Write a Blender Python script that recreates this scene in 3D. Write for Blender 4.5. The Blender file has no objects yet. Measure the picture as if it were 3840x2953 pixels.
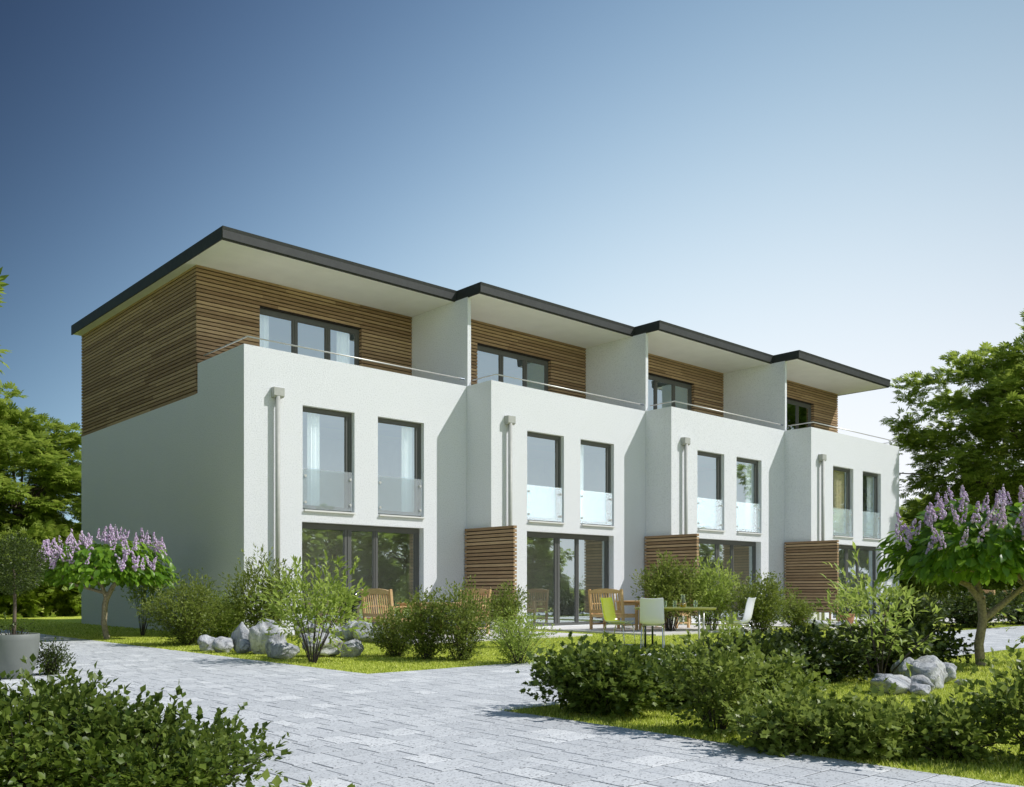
import bpy, math, random
import numpy as np
from mathutils import Vector, Matrix
random.seed(7)
rng = np.random.default_rng(7)
SC = bpy.context.scene
COL = SC.collection
R = math.radians

# ------------------------------------------------------------------ camera
cam_d = bpy.data.cameras.new('camera')
cam = bpy.data.objects.new('camera', cam_d); COL.objects.link(cam)
cam.location = (-9.5607, -19.5333, 1.1)
cam.rotation_euler = (R(90), 0, R(-42.3))
cam_d.sensor_width = 36; cam_d.lens = 32.39; cam_d.shift_y = 0.1908
cam_d.clip_start = 0.05; cam_d.clip_end = 3000
SC.camera = cam

# ------------------------------------------------------------------ world and sun
SUN_EL = 46.5; SUN_AZ = 135.0            # azimuth clockwise from +Y
world = bpy.data.worlds.new('World'); SC.world = world; world.use_nodes = True
wt = world.node_tree; wt.nodes.clear()
wo = wt.nodes.new('ShaderNodeOutputWorld'); wb = wt.nodes.new('ShaderNodeBackground')
sky = wt.nodes.new('ShaderNodeTexSky'); sky.sky_type = 'NISHITA'; sky.sun_disc = False
sky.sun_elevation = R(SUN_EL); sky.sun_rotation = R(SUN_AZ)
sky.altitude = 0; sky.air_density = 1.0; sky.dust_density = 1.2; sky.ozone_density = 1.6
wb.inputs['Strength'].default_value = 0.09
# the clear sky brightens and pales towards the sun's side and the horizon
_tc = wt.nodes.new('ShaderNodeTexCoord')
def _wm(op, a, b=0.0, c=0.0):
    x = wt.nodes.new('ShaderNodeMath'); x.operation = op
    for i, v in enumerate((a, b, c)):
        if isinstance(v, (int, float)): x.inputs[i].default_value = v
        else: wt.links.new(v, x.inputs[i])
    return x.outputs[0]
_nv = wt.nodes.new('ShaderNodeVectorMath'); _nv.operation = 'NORMALIZE'; wt.links.new(_tc.outputs['Generated'], _nv.inputs[0])
_dt = wt.nodes.new('ShaderNodeVectorMath'); _dt.operation = 'DOT_PRODUCT'; wt.links.new(_nv.outputs[0], _dt.inputs[0]); _dt.inputs[1].default_value = (math.sin(R(SUN_AZ)), math.cos(R(SUN_AZ)), 0)
_sx = wt.nodes.new('ShaderNodeSeparateXYZ'); wt.links.new(_nv.outputs[0], _sx.inputs[0])
_s = _wm('MINIMUM', _wm('MAXIMUM', _dt.outputs['Value'], -.62), .62); _z = _wm('MINIMUM', _wm('MAXIMUM', _sx.outputs[2], 0.0), .62)
_cb = wt.nodes.new('ShaderNodeCombineXYZ')
for _i, (a_, b_, c_, d_, e_) in enumerate(((1.68, 1.74, -5.93, -4.48, 1.93), (1.90, 1.20, -5.31, -4.32, 2.45), (1.92, .94, -4.42, -3.99, 2.02))):
    q_ = _wm('ADD', _wm('ADD', a_, _wm('MULTIPLY', _s, b_)), _wm('MULTIPLY', _z, c_))
    q_ = _wm('ADD', q_, _wm('ADD', _wm('MULTIPLY', _wm('MULTIPLY', _s, _s), d_), _wm('MULTIPLY', _wm('MULTIPLY', _s, _z), e_)))
    v_ = _wm('SUBTRACT', 1.0, _wm('EXPONENT', _wm('MULTIPLY', _wm('EXPONENT', q_), -1.0)))
    wt.links.new(_wm('MULTIPLY', v_, (1.05, 1.06, 1.10)[_i] / .09), _cb.inputs[_i])
_mul = wt.nodes.new('ShaderNodeMix'); _mul.data_type = 'RGBA'; _mul.inputs[0].default_value = .93
wt.links.new(sky.outputs[0], _mul.inputs[6]); wt.links.new(_cb.outputs[0], _mul.inputs[7])
wt.links.new(_mul.outputs[2], wb.inputs[0]); wt.links.new(wb.outputs[0], wo.inputs[0])
sun_d = bpy.data.lights.new('sun', 'SUN'); sun_d.energy = 4.25; sun_d.angle = R(0.5); sun_d.color = (1.0, 0.965, 0.945)
sun = bpy.data.objects.new('sun', sun_d); COL.objects.link(sun)
_sd = Vector((math.sin(R(SUN_AZ)) * math.cos(R(SUN_EL)), math.cos(R(SUN_AZ)) * math.cos(R(SUN_EL)), math.sin(R(SUN_EL))))
sun.rotation_euler = _sd.to_track_quat('Z', 'Y').to_euler(); sun.location = (20, -40, 40)
SC.view_settings.view_transform = 'Standard'; SC.view_settings.look = 'None'
SC.view_settings.exposure = 0.0; SC.view_settings.gamma = 1.0; SC.view_settings.use_curve_mapping = False

# ------------------------------------------------------------------ materials
MATS = {}
class NT:
    """small helper round a material's node tree"""
    def __init__(s, name):
        m = bpy.data.materials.new(name); m.use_nodes = True; s.m = m; s.t = m.node_tree; s.t.nodes.clear()
        s.out = s.n('ShaderNodeOutputMaterial'); MATS[name] = m
    def n(s, typ, **kw):
        nd = s.t.nodes.new(typ)
        for k, v in kw.items():
            if hasattr(nd, k): setattr(nd, k, v)
            else: nd.inputs[k].default_value = v
        return nd
    def l(s, a, b): s.t.links.new(a, b)
    def pos(s, scale=(1, 1, 1), obj=False):
        if obj:
            g = s.n('ShaderNodeTexCoord'); src = g.outputs['Object']
        else:
            g = s.n('ShaderNodeNewGeometry'); src = g.outputs['Position']
        mp = s.n('ShaderNodeMapping'); mp.inputs['Scale'].default_value = scale
        s.l(src, mp.inputs[0]); return mp.outputs[0]
    def noise(s, vec, scale, detail=3, rough=.55, dist=0):
        nz = s.n('ShaderNodeTexNoise'); nz.inputs['Scale'].default_value = scale
        nz.inputs['Detail'].default_value = detail; nz.inputs['Roughness'].default_value = rough
        nz.inputs['Distortion'].default_value = dist
        s.l(vec, nz.inputs['Vector']); return nz.outputs['Fac']
    def ramp(s, fac, stops, interp='LINEAR'):
        r = s.n('ShaderNodeValToRGB'); e = r.color_ramp.elements; r.color_ramp.interpolation = interp
        while len(e) > 1: e.remove(e[-1])
        e[0].position = stops[0][0]; e[0].color = (*stops[0][1], 1)
        for p, c in stops[1:]:
            x = e.new(p); x.color = (*c, 1)
        s.l(fac, r.inputs[0]); return r.outputs[0]
    def mix(s, fac, a, b, typ='MIX'):
        x = s.n('ShaderNodeMix'); x.data_type = 'RGBA'; x.blend_type = typ
        for inp, v in ((x.inputs['Factor'], fac), (x.inputs[6], a), (x.inputs[7], b)):
            if isinstance(v, (int, float)): inp.default_value = v
            elif isinstance(v, tuple): inp.default_value = (*v, 1)
            else: s.l(v, inp)
        return x.outputs[2]
    def math(s, op, a, b=0.0, c=0.0):
        x = s.n('ShaderNodeMath'); x.operation = op
        for i, v in enumerate((a, b, c)):
            if isinstance(v, (int, float)): x.inputs[i].default_value = v
            else: s.l(v, x.inputs[i])
        return x.outputs[0]
    def bsdf(s, color, rough=.6, metallic=0.0, spec=.5, bump=None, bstr=.3, bdist=.01):
        b = s.n('ShaderNodeBsdfPrincipled')
        for inp, v in ((b.inputs['Base Color'], color), (b.inputs['Roughness'], rough)):
            if isinstance(v, tuple): inp.default_value = (*v, 1)
            elif isinstance(v, (int, float)): inp.default_value = v
            else: s.l(v, inp)
        b.inputs['Metallic'].default_value = metallic; b.inputs['Specular IOR Level'].default_value = spec
        if bump is not None:
            bp = s.n('ShaderNodeBump'); bp.inputs['Strength'].default_value = bstr; bp.inputs['Distance'].default_value = bdist
            s.l(bump, bp.inputs['Height']); s.l(bp.outputs[0], b.inputs['Normal'])
        s.l(b.outputs[0], s.out.inputs[0]); return b

def rnd_out(k):
    """per-piece random number, both for single objects and for islands of a joined mesh"""
    oi = k.n('ShaderNodeObjectInfo'); g = k.n('ShaderNodeNewGeometry')
    return k.math('FRACT', k.math('ADD', oi.outputs['Random'], g.outputs['Random Per Island']))

def simple(name, col, rough=.6, metallic=0.0, spec=.5, nscale=None, amt=.12, bstr=0.0, bscale=60):
    k = NT(name); c = col
    p = k.pos()
    if nscale:
        c = k.mix(k.ramp(k.noise(p, nscale, 4), [(.3, (0, 0, 0)), (.7, (1, 1, 1))]), tuple(x * (1 - amt) for x in col), tuple(min(1, x * (1 + amt)) for x in col))
    k.bsdf(c, rough, metallic, spec, bump=k.noise(p, bscale, 4) if bstr else None, bstr=bstr, bdist=.004)
    return k.m

# render on the walls: white with a coarse scratched grain
k = NT('stucco'); p = k.pos()
grain = k.noise(p, 34, 4, .75)
fine = k.noise(p, 160, 2, .6)
big = k.noise(p, .8, 4)
c = k.mix(k.ramp(grain, [(.36, (1, 1, 1)), (.49, (0, 0, 0))]), (.82, .84, .86), (.63, .65, .67))
c = k.mix(k.math('MULTIPLY', big, .20), c, (.65, .68, .69))
k.bsdf(c, .9, spec=.2, bump=k.math('ADD', grain, fine), bstr=.8, bdist=.012)
simple('soffit_white', (.84, .84, .79), .85, nscale=2, amt=.03)
simple('interior_wall', (.62, .60, .53), .9, nscale=3, amt=.06)
simple('interior_floor', (.38, .33, .26), .6, nscale=8, amt=.2)
simple('interior_ceiling', (.70, .69, .66), .9)
simple('frame_grey', (.105, .108, .10), .45, spec=.5, nscale=20, amt=.05)
simple('sill_white', (.72, .72, .70), .5)
simple('zinc', (.026, .030, .029), .6, metallic=.0, nscale=6, amt=.2)
simple('backing_dark', (.020, .014, .010), .9)
simple('pipe_grey', (.40, .41, .375), .5, metallic=.0, nscale=8, amt=.08)
simple('steel', (.60, .60, .57), .42, metallic=.55)
simple('chrome', (.70, .71, .72), .12, metallic=1.0)
simple('dark_steel', (.10, .12, .14), .35, metallic=.7)
simple('curtain_white', (.88, .88, .87), .85, nscale=5, amt=.04)
simple('curtain_cream', (.72, .62, .42), .85, nscale=5, amt=.05)
simple('pot_grey', (.17, .185, .165), .55, nscale=9, amt=.05, bstr=.1)
simple('terracotta', (.50, .25, .13), .75, nscale=14, amt=.18, bstr=.15)
simple('soil', (.05, .035, .022), .95, nscale=40, amt=.4, bstr=.5)
simple('enamel_black', (.010, .010, .011), .12, spec=.7)
simple('shell_white', (.80, .82, .80), .22, spec=.5)
simple('shell_lime', (.27, .32, .012), .2, spec=.5, nscale=30, amt=.06)
simple('table_lime', (.20, .21, .008), .3, spec=.5, nscale=10, amt=.08)
simple('bark_pale', (.30, .25, .17), .9, nscale=30, amt=.4, bstr=.8, bscale=45)
simple('bark_dark', (.11, .085, .06), .9, nscale=20, amt=.35, bstr=.8, bscale=30)
simple('stem_dark', (.045, .035, .028), .8, nscale=30, amt=.3)
simple('stem_green', (.08, .09, .035), .7, nscale=30, amt=.3)
simple('patio_slab', (.62, .60, .575), .75, nscale=3, amt=.05, bstr=.2, bscale=90)
simple('lamp_black', (.02, .02, .02), .4)

def wood(name, dark, light, gray=.0, gs=(4, 4, 70)):
    k = NT(name); p = k.pos(gs); rn = rnd_out(k)
    g = k.noise(p, 1.0, 5, .6, .4)
    t = k.math('ADD', k.math('MULTIPLY', g, .75), k.math('MULTIPLY', rn, .45))
    c = k.ramp(t, [(.3, dark), (.62, tuple((a + b) / 2 for a, b in zip(dark, light))), (.85, light)])
    blot = k.noise(k.pos((1.3, 1.3, 1.3)), 1.2, 3)
    c = k.mix(k.math('MULTIPLY', blot, .35), c, tuple(x * .72 for x in dark))
    k.bsdf(c, .62, spec=.3, bump=g, bstr=.25, bdist=.003)
wood('cladding_wood', (.25, .155, .080), (.56, .395, .225))
wood('teak', (.50, .31, .14), (.80, .57, .31), gs=(8, 8, 30))

# pavers: pale blue-grey concrete with dark grit
k = NT('paver'); p = k.pos(); rn = rnd_out(k)
base = k.ramp(rn, [(0, (.36, .372, .385)), (.5, (.40, .412, .425)), (.86, (.45, .462, .47)), (1, (.56, .57, .575))])
cl = k.noise(p, 28, 4, .65)
base = k.mix(k.ramp(cl, [(.4, (0, 0, 0)), (.62, (1, 1, 1))]), base, (.30, .31, .325), 'MIX')
mixf = k.math('MULTIPLY', k.ramp(cl, [(.35, (0, 0, 0)), (.65, (1, 1, 1))]), .35)
base2 = k.ramp(rn, [(0, (.52, .54, .55)), (.5, (.58, .60, .61)), (.84, (.64, .66, .665)), (1, (.76, .775, .77))])
base2 = k.mix(mixf, base2, (.42, .44, .455))
vo = k.n('ShaderNodeTexVoronoi'); vo.inputs['Scale'].default_value = 34; vo.inputs['Randomness'].default_value = 1
k.l(k.pos(), vo.inputs['Vector'])
spk = k.math('MULTIPLY', k.ramp(vo.outputs['Distance'], [(.20, (1, 1, 1)), (.27, (0, 0, 0))]), k.ramp(k.noise(p, 9, 2), [(.48, (0, 0, 0)), (.56, (1, 1, 1))]))
spk2 = k.ramp(k.noise(p, 62, 2, .5), [(.59, (0, 0, 0)), (.66, (1, 1, 1))])
c = k.mix(k.math('MULTIPLY', spk2, .7), base2, (.15, .155, .165))
c = k.mix(k.math('MULTIPLY', spk, .85), c, (.07, .072, .08))
k.bsdf(c, .75, spec=.3, bump=k.noise(p, 60, 3), bstr=.35, bdist=.004)
simple('joint_sand', (.055, .058, .06), .95, nscale=50, amt=.3)

# lawn sheet and blades
k = NT('lawn'); p = k.pos()
a = k.noise(p, 14, 5, .7, .6); b = k.noise(p, .7, 3)
c = k.ramp(a, [(.32, (.16, .22, .02)), (.44, (.44, .52, .07)), (.56, (.62, .68, .12)), (.75, (.76, .78, .24))])
c = k.mix(k.math('MULTIPLY', b, .25), c, (.16, .22, .015))
k.bsdf(c, .9, spec=.1, bump=a, bstr=.9, bdist=.05)
k = NT('grass_blade'); rn = rnd_out(k)
c = k.ramp(rn, [(0, (.26, .34, .03)), (.5, (.56, .63, .10)), (.85, (.72, .76, .17)), (1, (.84, .84, .34))])
bs = k.bsdf(c, .6, spec=.2)
tr = k.n('ShaderNodeBsdfTranslucent'); k.l(c, tr.inputs[0]); mx = k.n('ShaderNodeMixShader'); mx.inputs[0].default_value = .35
k.l(bs.outputs[0], mx.inputs[1]); k.l(tr.outputs[0], mx.inputs[2]); k.l(mx.outputs[0], k.out.inputs[0])

def leafmat(name, dark, mid, light, trans=.35, rough=.5, spec=.35):
    k = NT(name); rn = rnd_out(k)
    nz = k.noise(k.pos(), 1.6, 3)
    t = k.math('ADD', k.math('MULTIPLY', rn, .65), k.math('MULTIPLY', nz, .45))
    c = k.ramp(t, [(.15, dark), (.52, mid), (.9, light)])
    bs = k.bsdf(c, rough, spec=spec)
    tr = k.n('ShaderNodeBsdfTranslucent')
    c2 = k.mix(.5, c, tuple(min(1, x * 1.6) for x in light)); k.l(c2, tr.inputs[0])
    mx = k.n('ShaderNodeMixShader'); mx.inputs[0].default_value = trans
    k.l(bs.outputs[0], mx.inputs[1]); k.l(tr.outputs[0], mx.inputs[2]); k.l(mx.outputs[0], k.out.inputs[0])
leafmat('leaf_chestnut', (.085, .145, .012), (.19, .275, .028), (.36, .44, .075), .45)
leafmat('leaf_lilac', (.060, .135, .010), (.13, .26, .020), (.23, .38, .035), .40, .35, .45)
leafmat('leaf_box', (.080, .120, .014), (.155, .205, .030), (.28, .33, .075), .36, .45)
leafmat('leaf_willow', (.125, .185, .022), (.26, .35, .050), (.44, .53, .13), .46, .45)
leafmat('leaf_ivy', (.095, .140, .016), (.175, .235, .035), (.28, .34, .075), .36, .42)
leafmat('leaf_deep', (.020, .038, .006), (.045, .070, .010), (.095, .135, .022), .22, .45)
leafmat('leaf_maple', (.035, .068, .008), (.095, .145, .018), (.20, .26, .05), .32, .42)
leafmat('petal', (.52, .34, .58), (.70, .53, .74), (.84, .74, .86), .25, .5)

# rock
k = NT('rock'); p = k.pos(obj=True)
a = k.noise(p, 3.2, 6, .68, .9); b = k.noise(p, 9, 5, .7, 1.5); w = k.noise(p, 1.1, 3, .5, 2)
c = k.ramp(a, [(.34, (.17, .185, .21)), (.44, (.42, .435, .455)), (.56, (.60, .605, .61)), (.7, (.76, .75, .72))])
c = k.mix(k.ramp(b, [(.56, (0, 0, 0)), (.66, (.8, .8, .8))]), c, (.16, .155, .15))
c = k.mix(k.ramp(w, [(.5, (0, 0, 0)), (.62, (.5, .5, .5))]), c, (.30, .27, .22))
k.bsdf(c, .85, spec=.2, bump=k.math('ADD', a, k.math('MULTIPLY', b, .5)), bstr=.9, bdist=.06)

def glassmat(name, tint, ior, lo, hi, refl=(1, 1, 1)):
    """clear coated glass: what lies behind plus a mirror image that grows towards grazing angles"""
    k = NT(name)
    fr = k.n('ShaderNodeFresnel'); fr.inputs[0].default_value = ior
    mr = k.n('ShaderNodeMapRange'); mr.inputs[3].default_value = lo; mr.inputs[4].default_value = hi; k.l(fr.outputs[0], mr.inputs[0])
    tp = k.n('ShaderNodeBsdfTransparent'); tp.inputs[0].default_value = (*tint, 1)
    gl = k.n('ShaderNodeBsdfGlossy'); gl.inputs['Roughness'].default_value = 0.0
    k.l(k.mix(mr.outputs[0], (0, 0, 0), refl), gl.inputs[0])
    ad = k.n('ShaderNodeAddShader'); k.l(tp.outputs[0], ad.inputs[0]); k.l(gl.outputs[0], ad.inputs[1])
    k.l(ad.outputs[0], k.out.inputs[0]); return k
glassmat('pane_glass', (.69, .72, .72), 1.6, .50, 1.0, (.84, .97, 1.0))
glassmat('ware_glass', (.78, .82, .81), 1.45, .08, .45)
k = glassmat('frosted_glass', (.69, .73, .74), 1.5, .05, .8)
df = k.n('ShaderNodeBsdfDiffuse'); df.inputs[0].default_value = (.80, .84, .85, 1)
mx = k.n('ShaderNodeMixShader'); mx.inputs[0].default_value = .15
k.l(k.out.inputs[0].links[0].from_socket, mx.inputs[1]); k.l(df.outputs[0], mx.inputs[2]); k.l(mx.outputs[0], k.out.inputs[0])
k = NT('juice'); b = k.bsdf((.62, .42, .02), .1); b.inputs['Transmission Weight'].default_value = .6

# ------------------------------------------------------------------ mesh helpers
class MB:
    def __init__(s): s.v = []; s.f = []
    def add(s, vs, fs):
        o = len(s.v); s.v += [tuple(x) for x in vs]; s.f += [tuple(i + o for i in f) for f in fs]; return s
    def box(s, x0, x1, y0, y1, z0, z1):
        return s.add([(x0, y0, z0), (x1, y0, z0), (x1, y1, z0), (x0, y1, z0), (x0, y0, z1), (x1, y0, z1), (x1, y1, z1), (x0, y1, z1)],
                     [(0, 3, 2, 1), (4, 5, 6, 7), (0, 1, 5, 4), (1, 2, 6, 5), (2, 3, 7, 6), (3, 0, 4, 7)])
    def obox(s, c, ux, uy, uz, hx, hy, hz):
        c = Vector(c); P = []
        for dz in (-1, 1):
            for dx, dy in ((-1, -1), (1, -1), (1, 1), (-1, 1)):
                P.append(c + Vector(ux) * hx * dx + Vector(uy) * hy * dy + Vector(uz) * hz * dz)
        return s.add(P, [(0, 3, 2, 1), (4, 5, 6, 7), (0, 1, 5, 4), (1, 2, 6, 5), (2, 3, 7, 6), (3, 0, 4, 7)])
    def tube(s, pts, rad, seg=6, cap=True):
        pts = [Vector(p) for p in pts]; n = len(pts)
        if not isinstance(rad, (list, tuple)): rad = [rad] * n
        o = len(s.v); up = None
        for i, p in enumerate(pts):
            d = (pts[min(i + 1, n - 1)] - pts[max(i - 1, 0)])
            d = d.normalized() if d.length > 1e-9 else Vector((0, 0, 1))
            if up is None:
                a = Vector((0, 0, 1)) if abs(d.z) < .9 else Vector((1, 0, 0)); u = d.cross(a).normalized()
            else:
                u = (up - d * up.dot(d)); u = u.normalized() if u.length > 1e-6 else d.orthogonal().normalized()
            up = u; w = d.cross(u)
            for j in range(seg):
                t = 2 * math.pi * j / seg; s.v.append(tuple(p + (u * math.cos(t) + w * math.sin(t)) * rad[i]))
        for i in range(n - 1):
            for j in range(seg):
                a = o + i * seg + j; b = o + i * seg + (j + 1) % seg
                s.f.append((a, b, b + seg, a + seg))
        if cap: s.f.append(tuple(o + j for j in range(seg))[::-1]); s.f.append(tuple(o + (n - 1) * seg + j for j in range(seg)))
        return s
    def lathe(s, prof, seg=24, cx=0, cy=0):
        o = len(s.v)
        for r, z in prof:
            for j in range(seg):
                t = 2 * math.pi * j / seg; s.v.append((cx + r * math.cos(t), cy + r * math.sin(t), z))
        for i in range(len(prof) - 1):
            for j in range(seg):
                a = o + i * seg + j; b = o + i * seg + (j + 1) % seg; s.f.append((a, b, b + seg, a + seg))
        return s
    def disc(s, r, z, seg=24, cx=0, cy=0):
        o = len(s.v); s.v += [(cx + r * math.cos(2 * math.pi * j / seg), cy + r * math.sin(2 * math.pi * j / seg), z) for j in range(seg)]
        s.f.append(tuple(range(o, o + seg))); return s
    def mesh(s, name, smooth=False):
        m = bpy.data.meshes.new(name); m.from_pydata(s.v, [], s.f); m.update()
        if smooth: m.polygons.foreach_set('use_smooth', [True] * len(m.polygons))
        return m

def link(name, mesh, mat=None, parent=None, loc=None):
    o = bpy.data.objects.new(name, mesh); COL.objects.link(o)
    if mat and mesh and not mesh.materials: mesh.materials.append(MATS[mat])
    if parent: o.parent = parent
    if loc is not None: o.location = loc
    return o
def part(name, mb, mat, parent, smooth=False, label=None, kind=None):
    o = link(name, mb.mesh(name, smooth), mat, parent)
    if label: o['label'] = label
    if kind: o['kind'] = kind
    return o
def tag(o, label, cat, group=None):
    o['label'] = label; o['category'] = cat
    if group: o['group'] = group
    return o
def thing(name, label, cat, loc=(0, 0, 0), rz=0.0, group=None):
    o = bpy.data.objects.new(name, None); COL.objects.link(o); o.empty_display_size = .2
    o.location = loc; o.rotation_euler = (0, 0, rz); return tag(o, label, cat, group)
def structure(name, mb, mat):
    o = link(name, mb.mesh(name), mat); o['kind'] = 'structure'; return o
def copy_tree(o, parent=None):
    c = o.copy(); COL.objects.link(c)
    if parent: c.parent = parent
    for ch in list(o.children): copy_tree(ch, c)
    return c
UNIT = MB().box(-.5, .5, -.5, .5, -.5, .5).mesh('slat'); UNIT.materials.append(MATS['cladding_wood'])
def slat(parent, x0, x1, y0, y1, z0, z1, name='slat', mesh=UNIT):
    o = bpy.data.objects.new(name, mesh); COL.objects.link(o); o.parent = parent
    o.location = ((x0 + x1) / 2, (y0 + y1) / 2, (z0 + z1) / 2); o.scale = (x1 - x0, y1 - y0, z1 - z0); return o

def wall_holes(mb, axis, face, thick, u0, u1, z0, z1, holes):
    """a wall sheet with openings and reveals. axis 'y': plane y=face..face+thick, u=x.  axis 'x': plane x=face..face+thick, u=y"""
    us = sorted({u0, u1, *[h[0] for h in holes], *[h[1] for h in holes]}); zs = sorted({z0, z1, *[h[2] for h in holes], *[h[3] for h in holes]})
    P = (lambda u, w, z: (u, w, z)) if axis == 'y' else (lambda u, w, z: (w, u, z))
    def inside(u, z): return any(h[0] < u < h[1] and h[2] < z < h[3] for h in holes)
    for i in range(len(us) - 1):
        for j in range(len(zs) - 1):
            if inside((us[i] + us[i + 1]) / 2, (zs[j] + zs[j + 1]) / 2): continue
            for w in (face, face + thick):
                mb.add([P(us[i], w, zs[j]), P(us[i + 1], w, zs[j]), P(us[i + 1], w, zs[j + 1]), P(us[i], w, zs[j + 1])], [(0, 1, 2, 3)])
    def rim(a, b, c, d, bottom=True):
        w0, w1 = face, face + thick
        q = [((a, c), (b, c)), ((b, c), (b, d)), ((b, d), (a, d)), ((a, d), (a, c))]
        for (ua, za), (ub, zb) in q:
            mb.add([P(ua, w0, za), P(ub, w0, zb), P(ub, w1, zb), P(ua, w1, za)], [(0, 1, 2, 3)])
    rim(u0, u1, z0, z1)
    for h in holes: rim(*h)
    return mb

# ------------------------------------------------------------------ ground
def sheet(x0, x1, y0, y1, z): return MB().add([(x0, y0, z), (x1, y0, z), (x1, y1, z), (x0, y1, z)], [(0, 1, 2, 3)])
structure('lawn', sheet(-900, 900, -900, 900, -.012), 'lawn')
YB = -13.25
bed = MB(); bed.add([(-7.55, -30, .0025), (-4.02, -30, .0025), (-4.02, YB, .0025), (60, YB, .0025), (60, -9.52, .0025), (-2.95, -9.52, .0025), (-2.95, 30, .0025), (-7.55, 30, .0025)], [(0, 1, 2, 3, 4, 5, 6, 7)])
paving = structure('paving', bed, 'joint_sand')
CX, CY = cam.location.x, cam.location.y
FWD = (math.cos(R(47.7)), math.sin(R(47.7))); RGT = (math.sin(R(47.7)), -math.cos(R(47.7)))
def view(x, y):
    dx, dy = x - CX, y - CY; return dx * RGT[0] + dy * RGT[1], dx * FWD[0] + dy * FWD[1]
pav = []
yy = -20.04; row = 0
while yy < 26:
    xs0, xs1 = (-7.55, -4.02) if yy < YB - .13 else (-7.55, -2.95)
    if YB - .13 < yy < -9.6: xs1 = 34.0
    if abs(yy + .12 + 9.52) < .13: pass
    x = xs0 - random.random() * .2
    while x < xs1:
        w = random.choice((.14, .215, .215, .285, .285, .35))
        a, b = max(x, xs0), min(x + w, xs1)
        y1 = yy + .257
        if b - a > .03:
            r, d = view((a + b) / 2, yy + .13)
            if d > 3.2 and abs(r) < d * .62 + 1.5: pav.append((a, b, max(yy, -30), y1, d, r))
        x += w
    yy += .257; row += 1
# clip courses to the path's long edges
P2 = []
for a, b, y0, y1, d, r in pav:
    if a > -2.95:
        y0 = max(y0, YB); y1 = min(y1, -9.52)
        if y1 - y0 < .02: continue
    P2.append((a, b, y0, y1, d, r))
def hidden(p): return p[4] < 5.0 or abs(p[5]) > p[4] * .556
P2.sort(key=lambda p: (hidden(p), p[4]))
JT = .0050
def paver_geo(mb, hx, hy, cx, cy, z0, z1, t):
    v = [(cx - hx, cy - hy, z0), (cx + hx, cy - hy, z0), (cx + hx, cy + hy, z0), (cx - hx, cy + hy, z0),
         (cx - hx, cy - hy, z1 - .002), (cx + hx, cy - hy, z1 - .002), (cx + hx, cy + hy, z1 - .002), (cx - hx, cy + hy, z1 - .002),
         (cx - hx + .003, cy - hy + .003, z1), (cx + hx - .003, cy - hy + .003, z1 + t), (cx + hx - .003, cy + hy - .003, z1 + t), (cx - hx + .003, cy + hy - .003, z1)]
    mb.add(v, [(0, 1, 5, 4), (1, 2, 6, 5), (2, 3, 7, 6), (3, 0, 4, 7), (4, 5, 9, 8), (5, 6, 10, 9), (6, 7, 11, 10), (7, 4, 8, 11), (8, 9, 10, 11)])
pm = {}
for p in P2[:300]:
    key = (round((p[1] - p[0]) * 200), round((p[3] - p[2]) * 200))
    if key not in pm:
        m = MB(); paver_geo(m, (p[1] - p[0]) / 2 - JT, (p[3] - p[2]) / 2 - JT, 0, 0, -.006, 0, 0); pm[key] = m.mesh('paver'); pm[key].materials.append(MATS['paver'])
    link('paver', pm[key], None, paving, ((p[0] + p[1]) / 2, (p[2] + p[3]) / 2, .006 + random.uniform(-.0012, .0012)))
m = MB()
for p in P2[300:]:
    paver_geo(m, (p[1] - p[0]) / 2 - JT, (p[3] - p[2]) / 2 - JT, (p[0] + p[1]) / 2, (p[2] + p[3]) / 2, -.006, .006 + random.uniform(-.001, .001), 0)
part('pavers', m, 'paver', paving, kind='stuff')

# grass blades
def tri_mesh(name, V, F, mat, smooth=False):
    m = bpy.data.meshes.new(name); nv, nf = len(V), len(F)
    m.vertices.add(nv); m.vertices.foreach_set('co', np.ascontiguousarray(V, dtype=np.float32).ravel())
    m.loops.add(nf * 3); m.loops.foreach_set('vertex_index', np.ascontiguousarray(F, dtype=np.int32).ravel())
    m.polygons.add(nf); m.polygons.foreach_set('loop_start', np.arange(nf, dtype=np.int32) * 3)
    m.polygons.foreach_set('loop_total', np.full(nf, 3, dtype=np.int32))
    m.update(); m.validate()
    if mat: m.materials.append(MATS[mat])
    if smooth: m.polygons.foreach_set('use_smooth', [True] * nf)
    return m
def grass(x0, x1, y0, y1, dens, hmin, hmax, keep=None, wide=.0028):
    n = int((x1 - x0) * (y1 - y0) * dens)
    x = rng.uniform(x0, x1, n); y = rng.uniform(y0, y1, n)
    r = (x - CX) * RGT[0] + (y - CY) * RGT[1]; d = (x - CX) * FWD[0] + (y - CY) * FWD[1]
    ok = (d > 3.5) & (np.abs(r) < d * .58 + .6)
    if keep is not None: ok &= keep(x, y)
    x, y, d = x[ok], y[ok], d[ok]; n = len(x)
    h = rng.uniform(hmin, hmax, n); az = rng.uniform(0, 2 * np.pi, n); lean = rng.uniform(.4, 1.5, n) * h
    wd = wide * (1 + d / 8); pa = az + np.pi / 2
    V = np.zeros((n, 3, 3))
    V[:, 0] = np.stack([x - wd * np.cos(pa), y - wd * np.sin(pa), np.full(n, -.012)], 1)
    V[:, 1] = np.stack([x + wd * np.cos(pa), y + wd * np.sin(pa), np.full(n, -.012)], 1)
    V[:, 2] = np.stack([x + lean * np.cos(az), y + lean * np.sin(az), h], 1)
    return V.reshape(-1, 3)
PATIOS = [(1.12 + 6.385 * i + (.0 if i else 0), 6.40 + 6.385 * i, -4.80 - 1.0 * i, 0 - 1.02 * i) for i in range(4)]
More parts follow.
